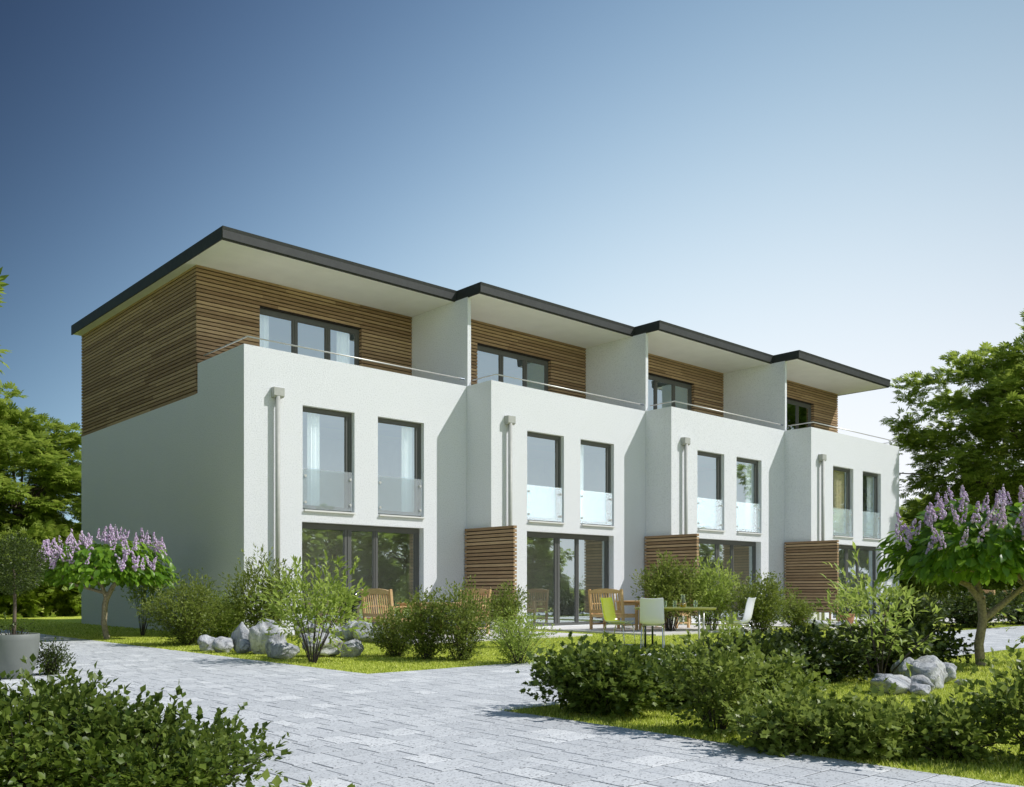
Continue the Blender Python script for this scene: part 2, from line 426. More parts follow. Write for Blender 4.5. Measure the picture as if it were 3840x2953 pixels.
def offpatio(x, y):
    ok = np.ones(len(x), bool)
    for a, b, c, d in PATIOS: ok &= ~((x > a - .01) & (x < b + .01) & (y > c - .01) & (y < d))
    ok &= ~((x > -.02) & (x < 26) & (y > -.16 * x - .05))
    return ok
gv = np.concatenate([grass(-2.97, 6, -9.5, 3, 1500, .008, .022, offpatio), grass(6, 24, -9.5, -1, 500, .008, .022, offpatio), grass(-3, 0, 3, 24, 300, .015, .04),
                     grass(-4.05, 2, -18.5, -13.28, 3600, .008, .026), grass(2, 14, -18, -13.28, 900, .010, .028), grass(-9.2, -7.53, -15.5, -12, 1500, .015, .04), grass(24, 40, -9.5, 2, 120, .02, .04)])
g = link('grass', tri_mesh('grass', gv, np.arange(len(gv)).reshape(-1, 3), 'grass_blade')); g['kind'] = 'stuff'; tag(g, 'short lime green grass blades covering the lawns and the bed', 'grass')

for i, (a, b, c, d) in enumerate(PATIOS):
    structure('patio', MB().box(a, b, c, d - .004, -.02, .035), 'patio_slab')

# ------------------------------------------------------------------ the four terraced houses
X0 = [0.0, 6.53, 12.92, 19.31, 25.92]; Y0 = [0.0, -1.03, -2.04, -3.06]
DEPTH = 11.25; ZP = 6.66; ZS = 5.93; ZR0 = 9.12; ZR1 = 9.40; YU = 2.567
WIN = [(1.49, 2.933, 3.623, 5.076), (7.842, 9.289, 9.976, 11.442), (14.237, 15.683, 16.373, 17.851), (20.794, 22.26, 22.966, 24.40)]
DOOR = [(1.472, 5.067), (7.83, 11.43), (14.225, 17.82), (20.78, 24.39)]
UWIN = [(1.698, 4.816), (8.216, 11.317), (14.46, 17.56), (20.94, 24.04)]
HOP = [.80, .60, .60, .60]
PITCH = .0978; GAP = .027
HL = ['white terraced house at the left end with the tall shaded gable wall', 'white terraced house second from the left gable, behind the bush in front of its door',
      'white terraced house third from the left gable, behind the lime table', 'white terraced house at the right end with tree shadow on its facade corner']
curtains = []
def window(house, x0, x1, z0, z1, yf, panes, name='window', fw=.075, hd=.10, depth=.07, bot=.08):
    """frame with mullions and a pane per field; yf = front of the frame (house-local)"""
    fr = MB()
    fr.box(x0, x1, yf, yf + depth, z1 - hd, z1); fr.box(x0, x1, yf, yf + depth, z0, z0 + bot)
    xs = [x0] + [v for pr in panes for v in pr] + [x1]
    for a, b in zip(xs[0::2], xs[1::2]):
        if b - a > .005: fr.box(a, b, yf + .004, yf + depth + .006, z0 + bot, z1 - hd)
        if b - a > .10: fr.box((a + b) / 2 - .012, (a + b) / 2 + .012, yf - .012, yf + .004, z0 + bot, z1 - hd)
    w = part(name, fr, 'frame_grey', house)
    for a, b in panes:
        # slim inner sash, then the glass
        s = MB(); e = .022
        s.box(a, a + e, yf + .02, yf + .05, z0 + bot, z1 - hd); s.box(b - e, b, yf + .02, yf + .05, z0 + bot, z1 - hd)
        s.box(a + e, b - e, yf + .02, yf + .05, z0 + bot, z0 + bot + e); s.box(a + e, b - e, yf + .02, yf + .05, z1 - hd - e, z1 - hd)
        part('sash', s, 'frame_grey', w)
        part('pane', MB().add([(a + e, yf + .035, z0 + bot + e), (b - e, yf + .035, z0 + bot + e), (b - e, yf + .035, z1 - hd - e), (a + e, yf + .035, z1 - hd - e)], [(0, 1, 2, 3)]), 'pane_glass', w)
    return w

for i in range(4):
    ox, oy = X0[i], Y0[i]; W = X0[i + 1] - ox; L = lambda x: x - ox
    H = thing('terraced_house', HL[i], 'house', (ox, oy, 0), 0, 'terraced houses stepping forward along the row')
    w = WIN[i]; d = DOOR[i]; u = UWIN[i]
    wl, wr = (L(w[0]), L(w[1]), 2.99, 5.47), (L(w[2]), L(w[3]), 2.99, 5.47)
    dr = (L(d[0]), L(d[1]), .04, 2.70)
    WE = W if i == 3 else W - .002
    # lower walls
    m = MB(); wall_holes(m, 'y', 0, .26, 0, WE, -.02, ZP, [wl, wr, dr])
    part('front_wall', m, 'stucco', H)
    m = MB()
    if i == 0:
        wall_holes(m, 'x', 0, .26, .262, 2.50, -.02, ZP, [])
        part('side_wall', m, 'stucco', H)
        m = MB(); wall_holes(m, 'x', 0, .26, 2.502, DEPTH, -.02, ZS, [(5.47, 6.49, 0.62, 2.57)]); part('gable_wall', m, 'stucco', H)
        gf = MB(); gf.box(.14, .20, 5.47, 5.55, .62, 2.57).box(.14, .20, 6.41, 6.49, .62, 2.57).box(.14, .20, 5.55, 6.41, 2.45, 2.57).box(.14, .20, 5.55, 6.41, .62, .72).box(.15, .20, 5.55, 5.6, .72, 2.45).box(.15, .20, 6.36, 6.41, .72, 2.45)
        gw = part('side_window', gf, 'frame_grey', H)
        part('pane', MB().add([(.17, 5.6, .72), (.17, 6.36, .72), (.17, 6.36, 2.45), (.17, 5.6, 2.45)], [(0, 1, 2, 3)]), 'pane_glass', gw)
    else:
        m.box(0, .16, .262, DEPTH, -.02, 5.90); m.box(0, .16, .262, 1.028, 5.90, ZP - .001); m.box(.03, .158, YU + 1.032, DEPTH, 5.9, ZR0 - .05)
        part('side_wall', m, 'stucco', H)
    if i == 3: part('side_wall', MB().box(W - .26, W, .262, YU, -.02, ZP).box(W - .26, W, YU, DEPTH, -.02, ZS), 'stucco', H)
    m = MB(); m.box(.262, W - .262, DEPTH - .25, DEPTH, -.02, ZR0 - .06).box(0, .26, DEPTH + .001, DEPTH + .01, 0, .01)
    part('back_wall', m, 'stucco', H)
    if i < 3: part('party_wall', MB().box(W - .12, W - .004, .262, DEPTH - .3, -.02, ZS - .05), 'interior_wall', H)
    # inside: floors, ceilings and a partition, so the glass looks into rooms
    m = MB(); m.box(.27, W - .14, .27, DEPTH - .3, 2.72, 2.95); part('upper_floor', m, 'interior_ceiling', H)
    part('ground_floor', MB().box(.27, W - .14, .27, 4.8, -.01, .03), 'interior_floor', H)
    part('terrace_floor', MB().box(.262, W - .01, .262, YU + .2, 5.55, ZS - .02), 'patio_slab', H)
    part('terrace_ceiling', MB().box(.27, W - .14, YU + .2, DEPTH - .3, 5.55, ZS - .03), 'interior_ceiling', H)
    m = MB(); m.box(.27, W - .14, 2.6, 2.7, -.01, 2.70); m.box(.27, W - .14, 4.3, 4.4, 2.96, 5.54); m.box(.27, W - .14, 7.2, 7.3, ZS, ZR0 - .1)
    part('partition', m, 'interior_wall', H)
    # glazing downstairs: sliding door of three leaves
    A, B = dr[0], dr[1]; f = (B - A) / 3.595
    window(H, A, B, .04, 2.70, .20, [(A + .09, A + 1.30 * f), (A + 1.49 * f, A + 2.16 * f), (A + 2.28 * f, A + 3.46 * f)], 'sliding_door', hd=.13, bot=.07)
    part('door_track', MB().box(A, B, .10, .198, .01, .045), 'sill_white', H)
    for (a, b, z0, z1) in (wl, wr):
        ww = window(H, a, b, z0, z1, .13, [(a + .03, b - .165)], 'window', hd=.10, bot=.10)
        part('sill', MB().box(a + .03, b - .005, -.06, .13, 2.950, 2.988), 'sill_white', ww)
        gp = part('balustrade', MB().box(a + .02, b - .05, .035, .05, 3.02, 3.985), 'frosted_glass', H)
        for sx in (a + .085, b - .105):
            for sz in (3.17, 3.80): part('standoff', MB().tube([(sx, .051, sz), (sx, .034, sz), (sx, .0339, sz), (sx, .006, sz)], [.012, .012, .032, .032], 12), 'steel', gp)
    # downpipe and hopper
    hx = HOP[i]
    dp = part('downpipe', MB().tube([(hx - .02, -.115, 0), (hx - .02, -.115, 5.56)], .056, 14), 'pipe_grey', H, smooth=True)
    hp = MB(); o = [(hx - .135, -.001), (hx + .125, -.001), (hx + .125, -.17), (hx - .135, -.17)]
    hp.add([(hx - .125, -.002, 5.53), (hx + .115, -.002, 5.53), (hx + .115, -.13, 5.53), (hx - .125, -.13, 5.53),
            (hx - .135, -.002, 5.60), (hx + .125, -.002, 5.60), (hx + .125, -.17, 5.57), (hx - .135, -.17, 5.57),
            (hx - .135, -.002, 5.765), (hx + .125, -.002, 5.765), (hx + .125, -.17, 5.755), (hx - .135, -.17, 5.755)],
           [(0, 3, 2, 1), (3, 0, 4, 7), (2, 3, 7, 6), (1, 2, 6, 5), (7, 4, 8, 11), (6, 7, 11, 10), (5, 6, 10, 9), (8, 9, 10, 11)])
    part('rain_hopper', hp, 'pipe_grey', dp)
    # coping on the parapet
    xl = .03 if i == 0 else .16
    # timber clad top floor
    ux0, ux1 = L(u[0]), L(u[1])
    we = W + .025 if i < 3 else W
    wx0 = .0 if i == 0 else .158
    m = MB(); wall_holes(m, 'y', YU + .035, .2, wx0 + .02, we - (.02 if i == 3 else 0), ZS - .01, ZR0 - .002, [(ux0, ux1, 6.05, 8.46)])
    cl = part('cladding', m, 'backing_dark', H)
    rows = []
    z = 9.0475
    rows.append((z + GAP / 2, ZR0 - .001))
    while z - PITCH > ZS - .15:
        rows.append((z - PITCH + GAP / 2, z - GAP / 2)); z -= PITCH
    rows = [(max(a, ZS + .003), b) for a, b in rows if b > ZS + .03]
    def run(x0, x1, za, zb):
        n = max(1, round((x1 - x0) / 2.6)); cuts = [x0] + sorted(x0 + (x1 - x0) * (q + random.uniform(-.22, .22)) / n for q in range(1, n)) + [x1]
        for a, b in zip(cuts[:-1], cuts[1:]): slat(cl, a, b - .0015, YU, YU + .03, za, zb)
    for za, zb in rows:
        if zb < ZP - .25 and i > 0: continue
        if za > 8.46: run(wx0, we, za, zb)
        elif zb > 8.46: run(wx0, we, 8.462, zb) if zb - 8.462 > .02 else None
        else:
            run(wx0, ux0, za, zb); run(ux1, we, za, zb)
            if zb > 6.5: slat(cl, ux1 - .001, ux1 + .02, YU + .0305, YU + .16, za, zb); 
    part('window_head', MB().box(ux0, ux1, YU + .031, YU + .17, 8.44, 8.459), 'backing_dark', H)
    f = (ux1 - ux0) / 3.118
    window(H, ux0, ux1, 6.05, 8.44, YU + .13, [(ux0 + .05, ux0 + 1.02 * f), (ux0 + 1.16 * f, ux0 + 2.03 * f), (ux0 + 2.17 * f, ux0 + 3.0 * f)], 'terrace_window', hd=.13, bot=.1)
    if i == 0:
        gm = MB().box(.035, .23, YU + .24, DEPTH - .02, ZS + .001, ZR0 - .002); gc = part('gable_cladding', gm, 'backing_dark', H)
        for za, zb in rows:
            n = 3; y0_, y1_ = YU + .031, DEPTH
            if za <= ZS + .004: za = ZS - .01
            cuts = [y0_] + sorted(y0_ + (y1_ - y0_) * (q + random.uniform(-.25, .25)) / n for q in range(1, n)) + [y1_]
            for a, b in zip(cuts[:-1], cuts[1:]): slat(gc, -.002, .03, a, b - .0015, za, zb)
    if i == 3: part('end_wall', MB().box(W - .2, W - .001, YU + .24, DEPTH - .02, ZS + .001, ZR0 - .002), 'backing_dark', H)
    # divider between terraces
    if i > 0:
        part('divider_wall', MB().box(.032, .156, 1.03, YU + 1.03, 5.91, ZR0 - .001), 'stucco', H)
    # roof
    rx0 = -.286 if i == 0 else .042; rx1 = (W + .04) if i < 3 else W + .28
    m = MB().box(rx0 + .02, rx1 - (.02 if i == 3 else .0), .56, DEPTH + .02, ZR0, ZR0 + .018)
    rf = part('roof', m, 'soffit_white', H)
    tp_ = MB().add([(rx0 + .01, .50, ZR0 + .02), (rx1 - .01, .50, ZR0 + .02), (rx1 - .01, DEPTH + .06, ZR0 + .02), (rx0 + .01, DEPTH + .06, ZR0 + .02),
                    (rx0 + .01, .49, ZR1 - .005), (rx1 - .01, .49, ZR1 - .005), (rx1 - .01, DEPTH + .06, ZR1 - .005), (rx0 + .01, DEPTH + .06, ZR1 - .005)],
                   [(0, 3, 2, 1), (4, 5, 6, 7), (0, 1, 5, 4), (1, 2, 6, 5), (2, 3, 7, 6), (3, 0, 4, 7)])
    part('roof_covering', tp_, 'zinc', rf)
    n = 6
    for q in range(n):
        a = rx0 + (rx1 - rx0) * q / n; b = rx0 + (rx1 - rx0) * (q + 1) / n - .0025
        yb, yt = .545, .473
        fm = MB().add([(a, yb, ZR0 - .012), (b, yb, ZR0 - .012), (b, yb + .03, ZR0 - .012), (a, yb + .03, ZR0 - .012), (a, yt, ZR1), (b, yt, ZR1), (b, yt + .03, ZR1), (a, yt + .03, ZR1)],
                      [(0, 3, 2, 1), (4, 5, 6, 7), (0, 1, 5, 4), (1, 2, 6, 5), (2, 3, 7, 6), (3, 0, 4, 7)])
        part('fascia_panel', fm, 'zinc', rf)
    xs_ = [rx0 - .002] + ([rx1 - .028] if i == 3 else [])
    for xf in xs_:
        yend = DEPTH + .07 if (i == 0 or xf > 1) else 1.6
        n = 10 if yend > 5 else 1
        for q in range(n):
            a = .545 + (yend - .545) * q / n; b = .545 + (yend - .545) * (q + 1) / n - .0025
            if q == 0:
                fm = MB().add([(xf, .547, ZR0 - .012), (xf + .03, .547, ZR0 - .012), (xf + .03, b, ZR0 - .012), (xf, b, ZR0 - .012), (xf, .475, ZR1 + .001), (xf + .03, .475, ZR1 + .001), (xf + .03, b, ZR1 + .001), (xf, b, ZR1 + .001)],
                              [(0, 3, 2, 1), (4, 5, 6, 7), (0, 1, 5, 4), (1, 2, 6, 5), (2, 3, 7, 6), (3, 0, 4, 7)])
            else: fm = MB().box(xf, xf + .03, a, b, ZR0 - .012, ZR1 + .001)
            part('fascia_panel', fm, 'zinc', rf)
    # terrace rail
    zr = 6.85; xr = .10 if i == 0 else .20; yr = .035
    xe = W - .22 if i < 3 else W - .12
    pts = [(xr, (2.36 if i == 0 else 1.0), zr), (xr, yr, zr), (xe, yr, zr)]
    rl = MB().tube(pts[:2], .018, 8).tube(pts[1:], .018, 8)
    if i == 3: rl.tube([(xe, yr, zr), (xe, 1.4, zr)], .014, 8)
    rail = part('terrace_rail', rl, 'steel', H, smooth=True)
    part('rail_end', MB().tube([(xe, yr, zr), (xe + .17, yr, zr)], .02, 8) if i < 3 else MB().tube([(xe, 1.4, zr), (xe, 1.5, zr)], .02, 8), 'dark_steel', rail)
    # curtains hang inside
    def curtain(x0, x1, y, z0, z1, mat, label):
        n = max(10, int((x1 - x0) * 60)); v = []; fs = []
        for q in range(n + 1):
            xx = x0 + (x1 - x0) * q / n; yy_ = y + .030 * math.sin(q * .9) + .012 * math.sin(q * 2.3)
            v += [(xx, yy_, z0), (xx, yy_, z1)]
        for q in range(n): fs.append((2 * q, 2 * q + 2, 2 * q + 3, 2 * q + 1))
        c = link('curtain', MB().add(v, fs).mesh('curtain', True), mat); c.location = (ox, oy, 0)
        tag(c, label, 'curtain', 'curtains behind the windows')
    hn = ['the house at the left gable end', 'the second house from the left', 'the third house from the left', 'the house at the right end'][i]
    if i < 3:
        if i == 0: curtain(wl[0] + .30, wl[0] + .62, .31, 2.97, 5.5, 'curtain_white', 'white curtain behind the left upper window of ' + hn)
        curtain(wr[0] + (.95 if i == 0 else .1 if i == 1 else 1.0), wr[0] + (1.45 if i == 0 else .42 if i == 1 else 1.4), .31, 2.97, 5.5, 'curtain_white', 'white curtain behind the right upper window of ' + hn)
        if i == 2: curtain(wl[0] + .02, wl[0] + .4, .31, 2.97, 5.5, 'curtain_white', 'white curtain behind the left upper window of ' + hn)
    else:
        curtain(wl[0] + .62, wl[0] + 1.3, .31, 2.97, 5.5, 'curtain_cream', 'cream curtain behind the left upper window of ' + hn)
        curtain(wr[0] + .95, wr[0] + 1.4, .31, 2.97, 5.5, 'curtain_white', 'white curtain behind the right upper window of ' + hn)
    if i == 0:
        curtain(ux0 + .06, ux0 + .42, YU + .33, ZS, 8.5, 'curtain_white', 'white curtain behind the left pane of the terrace window at the left end')
        curtain(ux1 - .62, ux1 - .2, YU + .33, ZS, 8.5, 'curtain_white', 'white curtain behind the right pane of the terrace window at the left end')

# privacy screens of timber slats between the patios
SL = ['first slatted timber privacy screen, nearest the left gable house, by its patio', 'middle slatted timber privacy screen behind the round shrub and lime table', 'slatted timber privacy screen farthest right, before the last house']
for q in range(3):
    bx, by = X0[q + 1] - .115, Y0[q]
    S = thing('privacy_screen', SL[q], 'screen', (bx, by, 0), 0, 'timber privacy screens between the patios')
    core = MB().box(.03, .085, -1.99, -.10, .30, 2.70); part('core_panel', core, 'backing_dark', S)
    for yp in (-.35, -1.75): part('post', MB().box(.035, .08, yp - .03, yp + .03, 0, .2995), 'cladding_wood', S)
    z = 2.735; n = 0
    while z - .077 > .28:
        a, b = z - (PITCH - GAP), z
        # slats wrap the panel: two faces and the end
        slat(S, 0, .115, -2.035, -.06, a, b); z -= PITCH; n += 1

# ------------------------------------------------------------------ foliage machinery
def T_diamond():
    V = np.array([(0, 0, 0), (.45, .38, .09), (1, 0, -.03), (.45, -.38, .09)], float); return V, np.array([(0, 2, 1), (0, 3, 2)])
def T_lance():
    V = np.array([(0, 0, 0), (.35, .16, .05), (.7, .13, .03), (1, 0, -.10), (.7, -.13, .03), (.35, -.16, .05), (.5, 0, -.01)], float)
    return V, np.array([(0, 6, 1), (1, 6, 2), (2, 6, 3), (3, 6, 4), (4, 6, 5), (5, 6, 0)])
def T_oval():
    V = np.array([(0, 0, 0), (.2, .20, .05), (.5, .27, .06), (.8, .17, .0), (1, 0, -.14), (.8, -.17, .0), (.5, -.27, .06), (.2, -.20, .05), (.5, 0, .0)], float)
    return V, np.array([(0, 8, 1), (1, 8, 2), (2, 8, 3), (3, 8, 4), (4, 8, 5), (5, 8, 6), (6, 8, 7), (7, 8, 0)])
def T_small():
    V = np.array([(0, 0, 0), (.5, .26, .04), (1, 0, 0), (.5, -.26, .04)], float); return V, np.array([(0, 2, 1), (0, 3, 2)])
def T_maple():
    ang = [-150, -100, -62, -32, 0, 32, 62, 100, 150]; rr = [.30, .52, .28, .70, .0, .70, .28, .52, .30]
    pts = [(0, 0, 0)]
    out = [(-.02, .12), (.05, .42), (.28, .30), (.48, .62), (.60, .26), (1.0, 0), (.60, -.26), (.48, -.62), (.28, -.30), (.05, -.42), (-.02, -.12)]
    V = [(.3, 0, -.03)] + [(x, y, .05 * abs(y) * 2 - .06 * x) for x, y in out]
    F = [(0, j + 2, j + 1) for j in range(len(out) - 1)] + [(0, 1, len(out))]
    return np.array(V, float), np.array(F)
def T_palm():
    V = []; F = []
    for q, (a, l) in enumerate(((-78, .62), (-50, .8), (-24, .95), (0, 1), (24, .95), (50, .8), (78, .62))):
        a = math.radians(a); c, s = math.cos(a), math.sin(a); o = len(V)
        for x, y, z in ((.04, 0, 0), (.66 * l, .115, .0), (l, 0, -.16 * l), (.66 * l, -.115, .0), (.62 * l, 0, -.035)):
            V.append((x * c - y * s, x * s + y * c, z))
        F += [(o, o + 4, o + 1), (o + 1, o + 4, o + 2), (o + 2, o + 4, o + 3), (o + 3, o + 4, o)]
    return np.array(V, float), np.array(F)
TPL = dict(diamond=T_diamond(), lance=T_lance(), oval=T_oval(), small=T_small(), maple=T_maple(), palm=T_palm())
def norm(a): return a / np.maximum(np.linalg.norm(a, axis=1, keepdims=True), 1e-9)
def leaf_frames(D, N):
    D = norm(D); Y = norm(np.cross(N, D)); Z = np.cross(D, Y); return D, Y, Z
def leaves_mesh(name, kind, P, D, N, S, mat):
    V0, F0 = TPL[kind]; D, Y, Z = leaf_frames(D, N); n = len(P)
    V = P[:, None] + S[:, None, None] * (V0[None, :, 0, None] * D[:, None] + V0[None, :, 1, None] * Y[:, None] + V0[None, :, 2, None] * Z[:, None])
    F = F0[None] + (np.arange(n) * len(V0))[:, None, None]
    return tri_mesh(name, V.reshape(-1, 3), F.reshape(-1, 3), mat)
LEAFM = {}
def leaf_objects(kind, P, D, N, S, mat, parent, name='leaf'):
    key = (kind, mat)
    if key not in LEAFM:
        V0, F0 = TPL[kind]; LEAFM[key] = tri_mesh('leaf', V0, F0, mat)
    D, Y, Z = leaf_frames(D, N)
    for q in range(len(P)):
        o = bpy.data.objects.new(name, LEAFM[key]); COL.objects.link(o); o.parent = parent
        s = S[q]; M = Matrix(((D[q, 0] * s, Y[q, 0] * s, Z[q, 0] * s, P[q, 0]), (D[q, 1] * s, Y[q, 1] * s, Z[q, 1] * s, P[q, 1]), (D[q, 2] * s, Y[q, 2] * s, Z[q, 2] * s, P[q, 2]), (0, 0, 0, 1)))
        o.matrix_local = M
def bez(p0, p1, p2, t):
    t = np.asarray(t)[:, None]; return (1 - t) ** 2 * p0 + 2 * t * (1 - t) * p1 + t * t * p2

def shrub(name, label, cat, loc, rx, h, kind, mat, nleaf, size, nst=22, start=.15, stem_mat='stem_dark', ry=None, group=None, base_spread=.12,
          top=.55, nobj=0, twig=.10, lean=(0, 0), droop=.0, seed=None, stem_r=.006, flat=.0, crown_name='foliage', dome=1.0, parent=None, z0=0.0, bias=.75, outward=.6):
    """stems fanning from the base with leaves along their twigs, filling a dome rx by ry by h"""
    rg = np.random.default_rng(seed if seed is not None else len(label) * 131 + int(abs(loc[0] * 100)) + int(abs(loc[1] * 10)))
    ry = ry or rx
    T = parent or thing(name, label, cat, loc, 0, group)
    th = rg.uniform(0, 2 * np.pi, nst); q = rg.uniform(0, 1, nst) ** .5
    hh = h * (1 - (1 - top) * q ** 2) * rg.uniform(.80, 1.0, nst)
    tips = np.stack([rx * q * np.cos(th) * .95 + lean[0], ry * q * np.sin(th) * .95 + lean[1], hh], 1)
    base = np.stack([np.cos(th) * q * base_spread * rx, np.sin(th) * q * base_spread * ry, np.full(nst, z0)], 1)
    mid = base * .4 + tips * .45; mid[:, 2] = z0 + (tips[:, 2] - z0) * (.62 - droop * .2)
    mb = MB()
    for a, b, c in zip(base, mid, tips):
        pts = bez(a, b, c, np.linspace(0, 1, 6)); pts[0, 2] -= .02
        mb.tube([tuple(x) for x in pts], [stem_r * (1.25 - .2 * e) for e in range(6)], 4, False)
    part('stems', mb, stem_mat, T)
    si = rg.integers(0, nst, nleaf); t = start + (1 - start) * rg.uniform(0, 1, nleaf) ** bias
    p = (1 - t)[:, None] ** 2 * base[si] + 2 * (t * (1 - t))[:, None] * mid[si] + (t ** 2)[:, None] * tips[si]
    off = rg.normal(0, 1, (nleaf, 3)); off = norm(off) * (rg.uniform(0, 1, nleaf)[:, None] ** .6) * twig * (1.25 - .75 * t)[:, None]
    # twigs: leaves cluster in short sprays
    ncl = max(1, nleaf // 5); cl = rg.integers(0, ncl, nleaf)
    coff = norm(rg.normal(0, 1, (ncl, 3))) * (rg.uniform(0, 1, (ncl, 1)) ** .5) * twig * 1.3
    ct = start + (1 - start) * rg.uniform(0, 1, ncl) ** bias; cs = rg.integers(0, nst, ncl)
    cp = (1 - ct)[:, None] ** 2 * base[cs] + 2 * (ct * (1 - ct))[:, None] * mid[cs] + (ct ** 2)[:, None] * tips[cs] + coff
    use = rg.uniform(0, 1, nleaf) < .8
    cd = norm(coff + np.array([0, 0, .35 * twig]))
    along = rg.uniform(0, 1, (nleaf, 1))
    p = np.where(use[:, None], cp[cl] + cd[cl] * along * size * 2.2, p + off)
    p[:, 2] = np.maximum(p[:, 2], z0 + .01 + rg.uniform(0, .04, nleaf))
    outw = p.copy(); outw[:, 2] = (p[:, 2] - h * .35) * .8; outw = norm(outw + 1e-6)
    D = norm(outw * outward + rg.normal(0, .55, (nleaf, 3)) + np.where(use[:, None], cd[cl], off / max(twig, 1e-3)) * .7 + np.array([0, 0, .25 - droop]))
    N = norm(rg.normal(0, .45, (nleaf, 3)) + np.array([0, 0, 1.0]) + outw * .35)
    S = size * rg.uniform(.6, 1.2, nleaf)
    if nobj:
        c, s_ = CX - loc[0], CY - loc[1]; tow = norm(np.array([[c, s_, 0.6]]))[0]
        sc = p @ tow / max(rx, h) + rg.uniform(0, .25, nleaf) + S / size * .3
        idx = np.argsort(-sc)[:nobj]; msk = np.ones(nleaf, bool); msk[idx] = False
        leaf_objects(kind, p[idx], D[idx], N[idx], S[idx], mat, T)
        p, D, N, S = p[msk], D[msk], N[msk], S[msk]
    o = link(crown_name, leaves_mesh(crown_name, kind, p, D, N, S, mat), None, T); o['kind'] = 'stuff'
    return T

def tree(name, label, loc, h, trunk_r, crown_r, crown_z, crown_h, nclump, nleaf, size, kind='palm', mat='leaf_chestnut', bark='bark_dark', seed=1, group=None, flat=.5, clump_r=.55, cat='tree', trunk_h=None, low=-1.0):
    rg = np.random.default_rng(seed); T = thing(name, label, cat, loc, 0, group)
    th_ = trunk_h or crown_z * .55
    mb = MB(); bend = rg.normal(0, .12, 2)
    mb.tube([(0, 0, -.05), (bend[0] * .4, bend[1] * .4, th_ * .5), (bend[0], bend[1], th_), (bend[0] * .6, bend[1] * .6, crown_z), (0, 0, crown_z + crown_h * .55)], [trunk_r * 1.25, trunk_r, trunk_r * .85, trunk_r * .5, trunk_r * .15], 10, False)
    # clump centres in the crown shell
    v = norm(rg.normal(0, 1, (nclump * 3, 3))); v = v[v[:, 2] > low][:nclump]; nclump = len(v)
    rr = rg.uniform(.35, 1.0, nclump) ** .45
    lump = 1 + .16 * np.sin(v[:, 0] * 5 + seed) + .14 * np.sin(v[:, 1] * 7 + v[:, 2] * 4 + seed * 2)
    c = v * rr[:, None] * lump[:, None] * np.array([crown_r, crown_r, crown_h]); c[:, 2] += crown_z
    nb = min(nclump, 46)
    for q in range(nb):
        s0 = np.array([bend[0] * .8, bend[1] * .8, th_ + (crown_z - th_ + crown_h * .2) * rg.uniform(0, 1)]); e = c[q]
        m_ = s0 * .45 + e * .55; m_[2] = s0[2] * .4 + e[2] * .6 + .25
        pts = bez(s0, m_, e, np.linspace(0, 1, 6)); r0 = trunk_r * rg.uniform(.22, .42)
        mb.tube([tuple(x) for x in pts], [r0 * (1 - .17 * k_) for k_ in range(6)], 5, False)
    part('trunk', mb, bark, T, smooth=True)
    ci = rg.integers(0, nclump, nleaf)
    o_ = norm(rg.normal(0, 1, (nleaf, 3))) * rg.uniform(.2, 1, nleaf)[:, None] ** .5 * np.array([clump_r, clump_r, clump_r * flat])
    p = c[ci] + o_
    outw = norm(np.stack([p[:, 0] / crown_r, p[:, 1] / crown_r, (p[:, 2] - crown_z) / crown_h], 1) + 1e-6)
    D = norm(outw * .8 + o_ / clump_r * .8 + rg.normal(0, .35, (nleaf, 3)) + np.array([0, 0, -.12]))
    N = norm(rg.normal(0, .28, (nleaf, 3)) + np.array([0, 0, 1.0]) + outw * .25)
    S = size * rg.uniform(.65, 1.15, nleaf)
    o = link('crown', leaves_mesh('crown', kind, p, D, N, S, mat), None, T); o['kind'] = 'stuff'
    return T

# ------------------------------------------------------------------ trees
tree('chestnut_tree', 'big chestnut tree on the right beyond the last house, its branches reaching the roof terrace', (33.2, -5.6, 0), 12.5, .26, 5.0, 6.0, 5.8, 560, 21000, .35, seed=3, clump_r=.66, low=-.95)
# wall of trees beyond the lawn on the left
LT = [(-6.6, 20.6, 8.5, 'leafy green tree at the left frame edge beyond the path end'), (-2.9, 21.4, 8.9, 'leafy green tree behind the ball tree, left of the gable'), (1.2, 22.6, 8.8, 'leafy green tree half hidden behind the left gable wall'), (-10.5, 18.5, 8.0, 'leafy green tree beyond the path, past the left frame edge'), (-4.9, 23.0, 9.1, 'leafy green tree standing behind the two front ones at the far left')]
for q, (x, y, hh, lb) in enumerate(LT):
    tree('broadleaf_tree', lb, (x, y, 0), hh, .16, 2.9, hh * .47, hh * .50, 340, 11500, .36, seed=20 + q, group='trees beyond the left lawn', clump_r=.62, low=-.98)
for q, (x, y) in enumerate([(-8, 18.9), (-5.2, 19.3), (-2.6, 19.6), (0.2, 20.2), (2.8, 21.0), (-11, 17.5), (-6.6, 24.5), (-3.2, 25.2), (0.3, 26)]):
    shrub('undergrowth_bush', ['shaded leafy bush under the trees at the far left', 'shaded leafy bush under the trees behind the ball tree', 'shaded leafy bush beneath the trees, right of the ball tree', 'shaded leafy bush under the trees beside the gable foot', 'shaded leafy bush behind the gable corner', 'shaded leafy bush past the left frame edge', 'bush of the back row under the trees at the far left', 'bush of the back row under the trees behind the ball tree', 'bush of the back row under the trees near the gable'][q], 'bush',
          (x, y, 0), 2.1, 3.4, 'palm', 'leaf_chestnut', 3600, .30, nst=24, group='bushes under the left trees', twig=.5, top=.75, start=.03)
